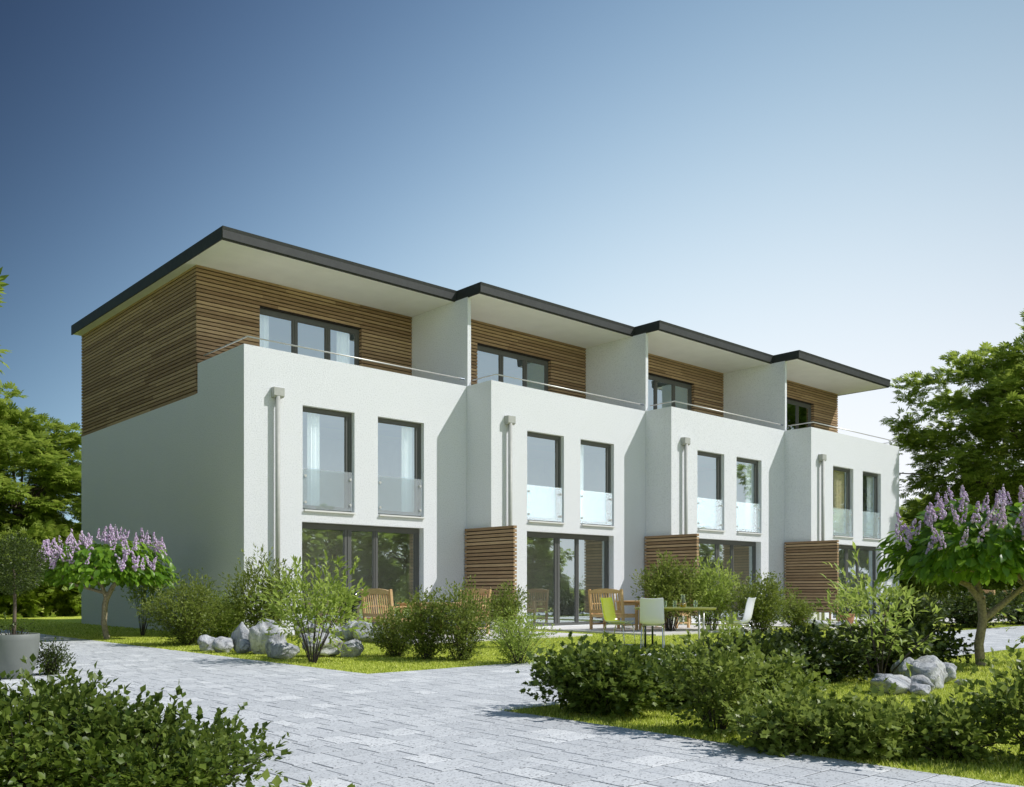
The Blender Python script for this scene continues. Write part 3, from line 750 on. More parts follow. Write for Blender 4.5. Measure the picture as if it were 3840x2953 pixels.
for q, (x, y, hh) in enumerate([(-11.5, 3.5, 7.5), (-12.5, 9.5, 8.5)]):  # unseen trees added to cut the sky fill on the gable and tint it green
    tree('broadleaf_tree', ['tree along the path outside the left frame edge, nearer one', 'tree along the path outside the left frame edge, farther one'][q], (x, y, 0), hh, .16, 2.9, hh * .47, hh * .48, 240, 5200, .38, seed=33 + q, group='trees along the path past the left edge', clump_r=.7, low=-.95)
tree('chestnut_tree', 'near chestnut whose broad leaves reach in over the left frame edge', (-7.95, -1.95, 0), 7, .2, 2.35, 4.7, 1.9, 120, 3400, .34, seed=41, clump_r=.45, trunk_h=3)
# trees of the garden across the path, outside the frame, which the windows mirror
GT = ['rounded garden tree mirrored in the left leaf of the first sliding door', 'garden tree mirrored in the right leaf of the first sliding door', 'garden tree mirrored in the second sliding door', 'lower garden tree mirrored beside the second screen', 'garden tree mirrored in the third sliding door', 'garden tree mirrored at the far left of the first sliding door']
for q, (x, y, hh, cr) in enumerate([(13.5, -27, 6.3, 3.5), (20.3, -28.5, 5.4, 3.0), (26.5, -29.5, 5.6, 3.5), (33, -28, 4.9, 3.2), (44, -25, 4.8, 3.2), (8.6, -31, 6.0, 3.0)]):
    tree('garden_tree', GT[q], (x, y, 0), hh, .16, cr, hh * .54, hh * .46, 190, 5200, .36, seed=60 + q, group='garden trees mirrored in the windows', clump_r=.65)
for q, (x, y) in enumerate([(12, -24.5), (17, -25), (22.5, -26), (29, -27), (24, -32.5), (31, -32), (38.5, -30), (46, -29), (52, -27)]):
    shrub('garden_bush', ['garden bush mirrored low in the first sliding door, left', 'garden bush mirrored low in the first sliding door, right', 'garden bush mirrored low in the second sliding door', 'garden bush mirrored low in the third sliding door', 'wide garden bush mirrored behind the others, second door', 'wide garden bush mirrored between the trees, second door', 'wide garden bush mirrored in the third sliding door', 'wide garden bush mirrored in the last sliding door, left', 'wide garden bush mirrored in the last sliding door, right'][q], 'bush', (x, y, 0), 1.8 if q < 4 else 3.2, 1.7 if q < 4 else 2.3, 'small', 'leaf_box', 3200, .12, nst=30, twig=.4, group='bushes mirrored in the windows')
# dark trees behind the right-hand lilac
for q, (x, y, hh) in enumerate([(35, 4, 6.0), (40.5, 1.5, 6.4), (46, -2, 6.6), (51, -6.5, 6.8), (56, -11, 6.5)]):
    tree('broadleaf_tree', ['dark tree right behind the corner of the last house', 'dark tree behind the wooden benches on the right', 'dark tree behind the chestnut trunk on the right', 'dark tree behind the right-hand lilac', 'dark tree at the right frame edge behind the lilac'][q], (x, y, 0), hh, .16, 3.8, hh * .46, hh * .5, 220, 6500, .38, mat='leaf_chestnut', seed=80 + q, group='dark trees beyond the right lawn', clump_r=.8, low=-.98)

# ------------------------------------------------------------------ lilacs
def blob_mesh(seed):
    rg = np.random.default_rng(seed); V = []; F = []
    t = (1 + 5 ** .5) / 2
    iv = norm(np.array([(-1, t, 0), (1, t, 0), (-1, -t, 0), (1, -t, 0), (0, -1, t), (0, 1, t), (0, -1, -t), (0, 1, -t), (t, 0, -1), (t, 0, 1), (-t, 0, -1), (-t, 0, 1)], float))
    fi = np.array([(0, 11, 5), (0, 5, 1), (0, 1, 7), (0, 7, 10), (0, 10, 11), (1, 5, 9), (5, 11, 4), (11, 10, 2), (10, 7, 6), (7, 1, 8), (3, 9, 4), (3, 4, 2), (3, 2, 6), (3, 6, 8), (3, 8, 9), (4, 9, 5), (2, 4, 11), (6, 2, 10), (8, 6, 7), (9, 8, 1)])
    for k_ in range(34):
        z = rg.uniform(0, 1) ** .9; r = .20 * (1 - z) ** .7 + .02; a = rg.uniform(0, 6.28)
        c = np.array([r * np.cos(a) * .8, r * np.sin(a) * .8, z]); s = .066 * rg.uniform(.7, 1.3) * (1 - .35 * z)
        F.append(fi + len(V) * 12); V.append(iv * s * np.array([1, 1, 1.25]) + c)
    return tri_mesh('blossom', np.concatenate(V), np.concatenate(F), 'petal', True)
BL = [blob_mesh(s) for s in range(4)]
def lilac(label, loc, rx, zc, rz, nleaf, size, nbl, bls, seed, limbs, lean=(0, 0)):
    rg = np.random.default_rng(seed); T = thing('lilac_tree', label, 'lilac', loc, 0, 'lilac trees in flower')
    mb = MB()
    for pts, rad in limbs: mb.tube(pts, rad, 9, False)
    # umbrella crown: denser on the dome
    v = norm(rg.normal(0, 1, (nleaf * 2, 3))); v = v[v[:, 2] > -.28][:nleaf]; n = len(v)
    rr = rg.uniform(.45, 1, n) ** .5; lump = 1 + .12 * np.sin(v[:, 0] * 6 + seed) + .10 * np.sin(v[:, 1] * 8)
    p = v * (rr * lump)[:, None] * np.array([rx, rx, rz]) + np.array([lean[0], lean[1], zc])
    for q in range(26):
        e = p[rg.integers(0, n)]; s0 = np.array(limbs[1 + q % (len(limbs) - 1)][0][-1]); m_ = (s0 + e) / 2 + np.array([0, 0, .12])
        mb.tube([tuple(x) for x in bez(s0, m_, e, np.linspace(0, 1, 5))], [.018, .014, .010, .007, .004], 5, False)
    part('trunk', mb, 'bark_pale', T, smooth=True)
    o_ = v * np.array([1, 1, .3]); D = norm(o_ + rg.normal(0, .35, (n, 3)) + np.array([0, 0, -.75])); N = norm(v + np.array([0, 0, .5]) + rg.normal(0, .3, (n, 3)))
    S = size * rg.uniform(.7, 1.2, n)
    tow = norm(np.array([[CX - loc[0], CY - loc[1], 1.0]]))[0]
    idx = np.argsort(-(v @ tow * rr + rg.uniform(0, .3, n)))[:280]; msk = np.ones(n, bool); msk[idx] = False
    leaf_objects('oval', p[idx], D[idx], N[idx], S[idx], 'leaf_lilac', T)
    o = link('crown', leaves_mesh('crown', 'oval', p[msk], D[msk], N[msk], S[msk], 'leaf_lilac'), None, T); o['kind'] = 'stuff'
    k_ = 0
    while k_ < nbl:
        a = rg.uniform(0, 6.28); e = rg.uniform(.12, 1.0) ; q = math.sqrt(max(0, 1 - e * e))
        w = np.array([q * math.cos(a), q * math.sin(a), e])
        if w @ tow < -.15: continue
        o = bpy.data.objects.new('blossom', BL[k_ % 4]); COL.objects.link(o); o.parent = T
        o.location = (w[0] * rx * 1.03 + lean[0], w[1] * rx * 1.03 + lean[1], zc + w[2] * rz * 1.04 - .03)
        s = bls * rg.uniform(.75, 1.2); o.scale = (s, s, s * rg.uniform(1.0, 1.3)); o.rotation_euler = (w[1] * -.35 + rg.normal(0, .12), w[0] * .35 + rg.normal(0, .12), rg.uniform(0, 6.28)); k_ += 1
    return T
lilac('lilac tree in pink-mauve flower on the lawn before the shaded left gable', (-2.53, 1.38, 0), 1.34, 1.44, .74, 1900, .19, 62, .29, 5,
      [([(0, 0, -.03), (-.06, .03, .35), (-.04, .02, .75), (.0, 0, .95)], [.065, .06, .062, .062]),
       ([(0, 0, .90), (.10, -.06, 1.15), (.30, -.15, 1.45)], [.055, .05, .035]), ([(-.02, .0, .88), (-.10, .06, 1.2), (-.35, .2, 1.45)], [.045, .04, .03]), ([(0, 0, 1.0), (-.45, .30, 1.15), (-.85, .55, 1.30)], [.04, .03, .02])])
lilac('lilac tree in mauve flower by the right frame edge in the planted bed', (4.40, -14.25, 0), 1.16, 1.50, .80, 2200, .20, 60, .25, 9,
      [([(0, 0, -.03), (-.03, .02, .3), (.02, -.02, .65), (.0, .0, .95)], [.070, .066, .062, .058]),
       ([(0, 0, .92), (-.12, .12, 1.15), (-.35, .32, 1.28)], [.052, .042, .025]), ([(0, 0, .62), (.22, -.18, .85), (.5, -.42, 1.15)], [.05, .05, .03]), ([(0, 0, .95), (.1, .12, 1.3), (.15, .2, 1.7)], [.05, .04, .025])])

# ------------------------------------------------------------------ potted ball tree, pots
def pot(mb, r_top, r_bot, h, wall=.02, bulge=.06, seg=28):
    prof = [(0.001, 0), (r_bot, 0)]
    for q in range(1, 9):
        t = q / 8; prof.append((r_bot + (r_top - r_bot) * t ** .6 + bulge * math.sin(math.pi * t) * .3, h * t))
    prof += [(r_top - wall * .2, h + .004), (r_top - wall, h), (r_top - wall * 1.3, h - .06)]
    mb.lathe(prof, seg)
BT = thing('ball_tree', 'clipped ball tree on a thin stem in a tall grey pot at the left edge', 'potted tree', (-6.47, -7.05, 0))
m = MB(); pot(m, .285, .17, .545); part('pot', m, 'pot_grey', BT, smooth=True)
m = MB().disc(.26, .50); part('soil', m, 'soil', BT)
part('trunk', MB().tube([(0, 0, .48), (.01, 0, .9), (0, .01, 1.35)], [.022, .02, .016], 8, False), 'bark_dark', BT, smooth=True)
rg = np.random.default_rng(77); n = 9000
v = norm(rg.normal(0, 1, (n, 3))); p = v * (rg.uniform(.2, 1, n) ** .4)[:, None] * .365 * (1 + .06 * np.sin(v[:, :1] * 9 + v[:, 1:2] * 7)) + np.array([0, 0, 1.40])
o = link('crown', leaves_mesh('crown', 'small', p, norm(v + rg.normal(0, .6, (n, 3))), norm(v + rg.normal(0, .5, (n, 3)) + np.array([0, 0, .4])), rg.uniform(.02, .034, n), 'leaf_deep'), None, BT); o['kind'] = 'stuff'
rg = np.random.default_rng(78)
shrub('ivy_plant', 'small ivy shoots spilling out of the tall grey pot', 'plant', (-6.47, -7.05, .5), .22, .16, 'diamond', 'leaf_deep', 160, .035, nst=12, base_spread=.6)
shrub('low_bush', 'dark low bush on the paving just right of the grey pot', 'bush', (-5.98, -6.85, 0), .24, .42, 'small', 'leaf_deep', 2600, .035, nst=26, top=.5, twig=.06, start=.02)

# potted plants in front of the last house
def potted(label, loc, pr, ph, rx, h, kind, mat, nleaf, size, start=.3):
    T = thing('potted_plant', label, 'potted plant', loc, 0, 'plants in terracotta pots')
    m = MB(); pot(m, pr, pr * .68, ph, bulge=.0); part('pot', m, 'terracotta', T, smooth=True)
    part('soil', MB().disc(pr * .9, ph - .04), 'soil', T)
    shrub('', label, '', loc, rx, h, kind, mat, nleaf, size, parent=T, z0=ph - .05, start=start, base_spread=.15, twig=.12)
potted('wide terracotta pot of narrow-leaved shoots left of the tall potted plant', (16.6, -5.75, 0), .26, .36, .58, 1.35, 'lance', 'leaf_willow', 420, .16)
potted('tall terracotta pot with bamboo-like shoots at the corner of the last house', (17.75, -6.6, 0), .25, .48, .50, 1.34, 'lance', 'leaf_willow', 400, .17)
potted('terracotta pot with a fine leafy plant near the far benches', (20.6, -6.4, 0), .24, .34, .42, .98, 'lance', 'leaf_box', 600, .11)
potted('small terracotta pot with a round clipped plant by the last screen', (15.6, -4.9, 0), .17, .22, .34, .66, 'small', 'leaf_deep', 2200, .04, .1)

# ------------------------------------------------------------------ shrubs
GR = 'shrubs on the front lawn'; GB = 'shrubs in the planted bed'
shrub('willow_shrub', 'open fine-leaved willow shrub in front of the small gable window', 'shrub', (-1.45, 2.25, 0), .72, 1.9, 'lance', 'leaf_willow', 2600, .085, nst=16, start=.40, group=GR, twig=.20, top=.72, base_spread=.06)
shrub('dense_shrub', 'tall dense small-leaved shrub between the left lilac and the boulders', 'shrub', (-2.05, -1.9, 0), 0.98, 1.42, 'small', 'leaf_box', 16000, 0.05, nst=44, start=.06, group=GR, twig=.16, top=.50)
shrub('dense_shrub', 'low dense shrub right behind the left boulders at the gable corner', 'shrub', (-.95, -.9, 0), 0.85, 1.0, 'small', 'leaf_willow', 9000, .055, nst=34, start=.06, group=GR, twig=.14)
shrub('willow_shrub', 'bushy narrow-leaved shrub at the white corner, left of the leafy stems', 'shrub', (-.65, -2.2, 0), 0.92, 1.72, 'lance', 'leaf_box', 7500, .085, nst=30, start=.12, group=GR, twig=.20, top=.55)
shrub('stem_shrub', 'tall multi-stemmed shrub with bright pointed leaves beside the left boulders', 'shrub', (-2.50, -7.35, 0), 0.8, 1.50, 'lance', 'leaf_willow', 1900, .115, nst=13, start=.42, group=GR, twig=.26, base_spread=.07, stem_r=.009, top=.62, nobj=160)
shrub('small_leaf_shrub', 'leftmost and lowest of the clumps before the first slatted screen', 'shrub', (-.85, -7.15, 0), 0.5, 0.8, 'small', 'leaf_box', 6500, .045, nst=30, start=0.04, group=GR, twig=.10)
shrub('small_leaf_shrub', 'mid-height small-leaved clump before the first slatted screen', 'shrub', (-.85, -8.0, 0), 0.52, 1.12, 'small', 'leaf_box', 8500, .045, nst=34, start=0.05, group=GR, twig=.12, top=0.5)
shrub('small_leaf_shrub', 'tallest small-leaved clump in front of the first slatted screen', 'shrub', (-.55, -8.45, 0), 0.62, 1.27, 'small', 'leaf_box', 10500, .045, nst=40, start=0.06, group=GR, twig=.13, top=.55)
shrub('small_leaf_shrub', 'loose pale small-leaved shrub at the lawn edge right of the first screen', 'shrub', (-.35, -9.55, 0), 0.66, .72, 'small', 'leaf_willow', 6000, .040, nst=40, start=.10, group=GR, twig=.12)
shrub('small_leaf_shrub', 'small round shrub against the sliding door of the second house', 'shrub', (2.1, -6.6, 0), 0.42, 1.22, 'small', 'leaf_box', 5000, .045, nst=22, start=.40, group=GR, twig=.12, top=.7)
shrub('leafy_shrub', 'round leafy shrub on many stems directly behind the lime table', 'shrub', (9.2, -4.9, 0), 1.02, 1.92, 'small', 'leaf_box', 12000, .075, nst=60, start=.30, group=GR, twig=.18, base_spread=.10, top=.62)
shrub('leafy_shrub', 'bright narrow-leaved shrub behind the right end of the lime table', 'shrub', (10.4, -5.3, 0), 0.85, 1.75, 'lance', 'leaf_willow', 5200, .105, nst=36, start=.22, group=GR, twig=.20, top=.6)
shrub('leafy_shrub', 'dense shrub behind the white chair right of the table', 'shrub', (10.9, -6.5, 0), 1.05, 1.45, 'small', 'leaf_box', 12000, .065, nst=50, start=.12, group=GR, twig=.18, top=.55)
shrub('leafy_shrub', 'low spreading shrub at the foot of the last slatted screen', 'shrub', (12.2, -6.7, 0), .52, .95, 'small', 'leaf_box', 5500, .055, nst=34, start=.08, group=GR, twig=.12)
shrub('grass_tuft', 'tuft of thin yellow-green blades under the shrub behind the white chair', 'grass', (8.1, -7.5, 0), .28, .22, 'lance', 'leaf_willow', 160, .16, nst=30, start=.0, twig=.02)
# planted bed in the right foreground
shrub('maple_leaf_bush', 'broad dark bush with lobed leaves at the corner of the paving', 'bush', (-3.42, -14.0, 0), 0.7, 0.56, 'maple', 'leaf_maple', 7500, 0.058, nst=60, start=.04, group=GB, twig=0.1, top=.60, nobj=290)
shrub('maple_leaf_bush', 'dark bush just right of the corner bush, behind the diamond-leaved shrub', 'bush', (-2.35, -14.2, 0), .62, 0.42, 'maple', 'leaf_maple', 4800, 0.062, nst=44, start=.04, group=GB, twig=0.1, top=.60, nobj=160)
shrub('ivy_leaf_shrub', 'tall light green shrub of diamond-shaped leaves beside the corner bush', 'shrub', (-3.62, -15.35, 0), .42, 0.78, 'diamond', 'leaf_ivy', 3000, .054, nst=34, start=.12, group=GB, twig=0.1, top=.5, stem_r=.004, nobj=290)
shrub('ivy_leaf_shrub', 'diamond-leaved shrub at mid height behind the light green one', 'shrub', (-2.55, -15.2, 0), .48, 0.56, 'diamond', 'leaf_ivy', 2400, .058, nst=30, start=.12, group=GB, twig=0.1, top=.5, stem_r=.004, nobj=150)
shrub('ivy_leaf_shrub', 'low pointed-leaved bush along the paving edge, bottom right foreground', 'bush', (-3.90, -16.15, 0), 0.44, 0.34, 'maple', 'leaf_ivy', 3400, 0.05, nst=34, start=.04, group=GB, twig=0.08, top=.5, nobj=290)
shrub('ivy_leaf_shrub', 'low bush with a lifted shoot in front of the right boulders', 'bush', (-3.66, -16.62, 0), 0.48, 0.34, 'maple', 'leaf_ivy', 3400, 0.05, nst=34, start=.04, group=GB, twig=0.08, top=.5, nobj=290)
shrub('ivy_leaf_shrub', 'thin low end of the bushes nearest the right-hand shrub', 'bush', (-3.42, -17.02, 0), 0.42, 0.3, 'diamond', 'leaf_ivy', 2200, .055, nst=26, start=.04, group=GB, twig=0.08, top=.5, nobj=150)
shrub('ivy_leaf_shrub', 'tall diamond-leaved shrub cut off by the right frame edge', 'shrub', (-3.14, -17.5, 0), .50, 0.74, 'diamond', 'leaf_ivy', 2400, .056, nst=34, start=.10, group=GB, twig=0.1, top=.5, stem_r=.004, nobj=290)
shrub('dark_hedge_bush', 'low dark bush behind the bare stems, left part of the dark hedge', 'bush', (0.55, -13.8, 0), .80, .50, 'maple', 'leaf_deep', 6500, 0.06, nst=50, start=.03, group='dark low bushes along the cross path', twig=.14, top=.7)
shrub('dark_hedge_bush', 'low dark bush in the middle behind the right boulders', 'bush', (1.9, -13.85, 0), .85, .52, 'maple', 'leaf_deep', 6500, 0.06, nst=50, start=.03, group='dark low bushes along the cross path', twig=.14, top=.7)
shrub('dark_hedge_bush', 'low dark bush at the right end of the hedge, near the lilac trunk', 'bush', (3.15, -13.8, 0), .75, .50, 'maple', 'leaf_deep', 6500, 0.06, nst=50, start=.03, group='dark low bushes along the cross path', twig=.14, top=.6)
shrub('dark_hedge_bush', 'small dark shaded bush left of the bare stems', 'bush', (-.75, -13.75, 0), .62, .44, 'maple', 'leaf_deep', 6500, 0.06, nst=40, start=.03, group='dark low bushes along the cross path', twig=.14, top=.7)
shrub('stem_shrub', 'tall shrub of bare dark stems and pointed leaves before the dark hedge', 'shrub', (0.90, -14.45, 0), 0.86, 1.22, 'lance', 'leaf_willow', 640, 0.11, nst=14, start=.50, group=GB, twig=0.22, base_spread=.06, stem_r=.009, top=.58, droop=.1, nobj=200, lean=(.0, .0))
shrub('stem_shrub', 'airy pointed-leaved shrub under the right lilac crown', 'shrub', (5.6, -15.2, 0), .85, 1.05, 'lance', 'leaf_willow', 800, .12, nst=12, start=.35, group=GB, twig=.25, base_spread=.06, stem_r=.008, top=.7)
shrub('dark_hedge_bush', 'dark bush across the path, right of the lilac trunk', 'bush', (17.9, -8.9, 0), 1.4, .95, 'maple', 'leaf_deep', 4200, .09, nst=40, start=.03, group='dark low bushes along the cross path', twig=.2, top=.7)
shrub('dark_hedge_bush', 'dark spreading bush across the path beyond the lilac trunk', 'bush', (14.6, -8.7, 0), 1.1, .75, 'maple', 'leaf_deep', 3400, .09, nst=40, start=.03, group='dark low bushes along the cross path', twig=.2, top=.7)
shrub('dark_hedge_bush', 'dark bush far right across the path at the frame edge', 'bush', (21.4, -9.1, 0), 1.5, 1.0, 'maple', 'leaf_deep', 4200, .09, nst=40, start=.03, group='dark low bushes along the cross path', twig=.2, top=.7)
# left foreground
GL = 'leafy bushes in the left foreground'
shrub('foreground_bush', 'leafy foreground bush filling the bottom left corner', 'bush', (-8.30, -14.68, 0), 0.74, 0.64, 'diamond', 'leaf_maple', 15000, 0.043, nst=70, start=.05, group=GL, twig=0.09, top=.72, nobj=290, outward=.5)
shrub('foreground_bush', 'lower right slope of the foreground bushes at the paving', 'bush', (-7.92, -15.22, 0), 0.6, 0.5, 'diamond', 'leaf_maple', 13000, 0.041, nst=64, start=.05, group=GL, twig=0.08, top=.60, nobj=290, outward=.5)
shrub('foreground_bush', 'foreground bush at the left frame edge below the grey pot', 'bush', (-8.75, -14.0, 0), 0.62, 0.6, 'diamond', 'leaf_maple', 8000, 0.042, nst=50, start=.05, group=GL, twig=0.09, top=.75, nobj=200)
shrub('foreground_bush', 'small sprig of foreground leaves at the bottom frame edge', 'bush', (-7.52, -15.93, 0), 0.2, 0.17, 'diamond', 'leaf_ivy', 200, .06, nst=14, start=.2, group=GL, twig=.08)

# ------------------------------------------------------------------ boulders
def ico(sub=3):
    import bmesh
    bm = bmesh.new(); bmesh.ops.create_icosphere(bm, subdivisions=sub, radius=1); V = np.array([v.co[:] for v in bm.verts]); F = np.array([[l.index for l in f.verts] for f in bm.faces]); bm.free(); return V, F
IV, IF = ico(4)
def rock(label, loc, sx, sy, sz, seed, sink=.12, group=None, rz=None):
    rg = np.random.default_rng(seed); V = IV.copy()
    for q in range(11):                                    # flat facets
        n_ = norm(rg.normal(0, 1, (1, 3)))[0]; d_ = rg.uniform(.58, .86); t = V @ n_ - d_; V -= np.where(t > 0, t * .82, 0)[:, None] * n_
    for q in range(9):                                    # lumps
        k_ = rg.normal(0, 1, 3) * (1.2 + q * .75); V *= (1 + .045 / (1 + q * .35) * np.sin(V @ k_ * 2.2 + rg.uniform(0, 6)))[:, None]
    V *= np.array([sx, sy, sz]); V[:, 2] += sz * (1 - sink) * .82
    o = link('boulder', tri_mesh('boulder', V, IF, 'rock', True), None, None, loc); o.rotation_euler = (0, 0, rg.uniform(0, 6.28) if rz is None else rz)
    return tag(o, label, 'boulder', group)
# (x, y, half-width, half-depth, half-height)
g1 = 'boulders beside the leafy stems on the left'
for q, (x, y, a, b, c, lb) in enumerate([
    (-2.52, -3.75, .24, .22, .17, 'leftmost low rounded boulder of the left rock group'), (-2.50, -4.35, .20, .2, .17, 'small pale boulder second from the left end of the left group'),
    (-2.35, -4.8, .17, .16, .14, 'small low boulder wedged before the tall one in the left group'), (-2.15, -4.35, .20, .2, .30, 'upright boulder leaning at the left of the tallest one'),
    (-2.1, -5.15, .36, .32, .39, 'tallest boulder of the left rock group, with dark veins'), (-2.35, -5.95, .19, .18, .23, 'upright boulder right of the tallest one'),
    (-2.45, -6.35, .27, .22, .16, 'low pale boulder nearest the paving in the left group'), (-1.75, -6.3, .40, .34, .25, 'wide boulder at the right end of the left group'),
    (-1.45, -6.75, .22, .2, .18, 'squat boulder tucked behind the leafy stems')]):
    rock(lb, (x, y, 0), a, b, c, 100 + q, group=g1)
g2 = 'boulders along the first patio edge'
for q, (x, y, a, b, c, lb) in enumerate([
    (.98, -.9, .26, .24, .26, 'pale boulder at the left end of the patio rock row'), (1.0, -1.45, .22, .2, .20, 'round boulder second from the left in the patio row'),
    (1.12, -1.95, .24, .2, .17, 'low boulder in the shade in the patio row'), (1.12, -2.35, .22, .2, .19, 'low dark boulder beside the tall narrow one in the patio row'),
    (1.10, -2.75, .20, .22, .28, 'tall narrow boulder of the patio row'), (1.08, -3.25, .32, .34, .27, 'largest white boulder of the patio row, half in shade'),
    (1.10, -3.8, .22, .2, .21, 'peaked boulder at the right of the large white one'), (1.12, -4.2, .26, .24, .19, 'boulder at the right end of the patio row beside the clumps')]):
    rock(lb, (x, y, 0), a, b, c, 130 + q, group=g2)
rock('lone pale boulder between the clumps right of the first screen', (1.3, -6.3, 0), .22, .2, .22, 151)
rock('long low grey boulder on the lawn in front of the last screen', (13.1, -6.75, 0), .46, .34, .19, 152)
rock('small boulder touching the long low one on the lawn', (13.6, -7.3, 0), .26, .24, .15, 153)
g3 = 'boulders in the planted bed on the right'
for q, (x, y, a, b, c, lb) in enumerate([
    (-.28, -14.85, .27, .25, .16, 'grey leftmost boulder of the right rock group'), (-.18, -15.12, .15, .14, .08, 'flat small boulder in front of the right rock group'),
    (.12, -14.95, .22, .2, .13, 'low pale boulder in the middle of the right group'), (.55, -14.85, .31, .28, .25, 'largest boulder of the right group with a flat grey face'),
    (1.15, -14.75, .24, .22, .18, 'rounded streaked boulder at the right end of the right group'), (1.0, -14.45, .24, .2, .2, 'boulder at the back of the right group'), (1.02, -15.05, .09, .08, .06, 'small stone at the foot of the right group')]):
    rock(lb, (x + .22, y - .18, 0), a * .88, b * .88, c * .86, 160 + q, group=g3)

# ------------------------------------------------------------------ teak furniture
TEAK = MB().box(-.5, .5, -.5, .5, -.5, .5).mesh('back_slat'); TEAK.materials.append(MATS['teak'])
def bench(label, loc, rz, w=1.16, group='teak benches on the patios'):
    """seat runs along local y; the backrest stands at x=0 and the sitter faces +x"""
    T = thing('garden_bench', label, 'bench', loc, rz, group); hw = w / 2
    fr = MB()
    for sy in (-1, 1):
        y = sy * (hw - .03)
        part('leg', MB().box(-.03, .03, y - .03, y + .03, 0, .43).add(*[[(-.03, y - .03, .43), (.03, y - .03, .43), (.03, y + .03, .43), (-.03, y + .03, .43), (-.10, y - .03, 1.06), (-.04, y - .03, 1.06), (-.04, y + .03, 1.06), (-.10, y + .03, 1.06)], [(4, 5, 6, 7), (0, 1, 5, 4), (1, 2, 6, 5), (2, 3, 7, 6), (3, 0, 4, 7)]]), 'teak', T)
        part('leg', MB().box(.50, .56, y - .03, y + .03, 0, .66), 'teak', T)
        part('armrest', MB().box(-.03, .60, y - .04, y + .04, .661, .69), 'teak', T)
        fr.box(.031, .499, y - .018, y + .018, .12, .16); fr.box(.031, .499, y - .018, y + .018, .33, .40)
    fr.box(.50, .54, -hw + .06, hw - .06, .33, .40); fr.box(-.02, .02, -hw + .06, hw - .06, .33, .40)
    fr.box(-.045, -.012, -hw + .06, hw - .06, .44, .52)
    part('frame', fr, 'teak', T)
    n = 12; v = []; f = []
    for q in range(n + 1):
        t = q / n; y = -hw + .06 + (w - .12) * t; zt = 1.02 + .055 * math.sin(math.pi * t) ** .7
        v += [(-.105, y, .95), (-.065, y, .95), (-.065, y, zt), (-.105, y, zt)]
    for q in range(n):
        o = q * 4
        for a, b in ((0, 1), (1, 2), (2, 3), (3, 0)): f.append((o + a, o + b, o + 4 + b, o + 4 + a))
    part('top_rail', MB().add(v, f + [(0, 3, 2, 1), (4 * n, 4 * n + 1, 4 * n + 2, 4 * n + 3)]), 'teak', T)
    ns = 12
    for q in range(ns):
        y = -hw + .10 + (w - .20) * q / (ns - 1)
        o = bpy.data.objects.new('back_slat', TEAK); COL.objects.link(o); o.parent = T
        o.location = (-.0575, y, .735); o.scale = (.016, .034, .44); o.rotation_euler = (0, -.128, 0)
    for q in range(6): slat(T, .05 + q * .08, .115 + q * .08, -hw + .035, hw - .035, .402, .422, 'seat_slat', TEAK)
    return T
def teak_table(label, loc, w=1.25, d=.9):
    T = thing('garden_table', label, 'table', loc, 0, 'teak tables on the patios')
    for q in range(8): slat(T, .0 + q * w / 8, (q + 1) * w / 8 - .006, -d / 2, d / 2, .72, .75, 'top_slat', TEAK)
    part('apron', MB().box(.05, w - .05, -d / 2 + .06, -d / 2 + .09, .62, .718).box(.05, w - .05, d / 2 - .09, d / 2 - .06, .62, .718), 'teak', T)
    for x in (.06, w - .12):
        for y in (-d / 2 + .04, d / 2 - .10): part('leg', MB().box(x, x + .06, y, y + .06, 0, .7185), 'teak', T)
    return T
PZ = .035
bench('teak bench with its back to us on the first patio behind the boulders', (1.92, -2.55, PZ), 0)
teak_table('teak table beside the bench on the first patio', (2.72, -2.55, PZ))
bench('teak bench on the far side of the first patio table, half hidden by the clumps', (4.62, -2.55, PZ), math.pi)
bench('teak bench with its back to us behind the two chairs on the second patio', (8.28, -3.57, PZ), 0)
teak_table('teak table behind the lime table on the second patio', (9.08, -3.57, PZ))
bench('teak bench on the far side of the second patio table', (11.0, -3.57, PZ), math.pi)
bench('teak bench far right behind the potted plants', (25.6, -6.3, 0), -.25, 1.0)
bench('teak bench second from the left of the far right benches', (27.2, -6.9, 0), -.25, 1.0)
bench('teak bench half hidden under the right lilac crown', (28.8, -8.0, 0), .9, 1.2)
teak_table('teak table among the far right benches', (27.9, -6.6, 0))

# ------------------------------------------------------------------ kettle grill
G = thing('kettle_grill', 'black kettle grill on a column stand behind the leafy stems', 'grill', (1.82, -1.55, PZ))
prof = [(.001, .62)]
for q in range(1, 10):
    t = q / 9; prof.append((.10 + .19 * math.sin(t * math.pi / 2), .62 + .25 * (1 - math.cos(t * math.pi / 2))))
m = MB().lathe(prof + [(.285, .875)], 32); part('bowl', m, 'enamel_black', G, smooth=True)
m = MB().lathe([(.292, .88), (.290, .93), (.255, .985), (.17, 1.02), (.06, 1.035), (.001, 1.037)], 32); part('lid', m, 'enamel_black', G, smooth=True)
part('rim', MB().lathe([(.285, .868), (.300, .872), (.300, .884), (.285, .888)], 32), 'chrome', G, smooth=True)
part('column', MB().lathe([(.001, .30), (.15, .30), (.16, .60), (.10, .64)], 24), 'enamel_black', G, smooth=True)
part('ash_bin', MB().lathe([(.001, .02), (.14, .02), (.14, .30)], 24), 'enamel_black', G, smooth=True)
part('side_handle', MB().tube([(-.27, .10, .86), (-.37, .14, .86), (-.38, .15, .45), (-.36, .14, .0)], .016, 8), 'chrome', G, smooth=True)
part('lid_handle', MB().tube([(-.06, 0, 1.03), (-.05, 0, 1.07), (.05, 0, 1.07), (.06, 0, 1.03)], .010, 8), 'chrome', G, smooth=True)
part('side_shelf', MB().box(.30, .52, -.2, .2, .84, .86), 'enamel_black', G)

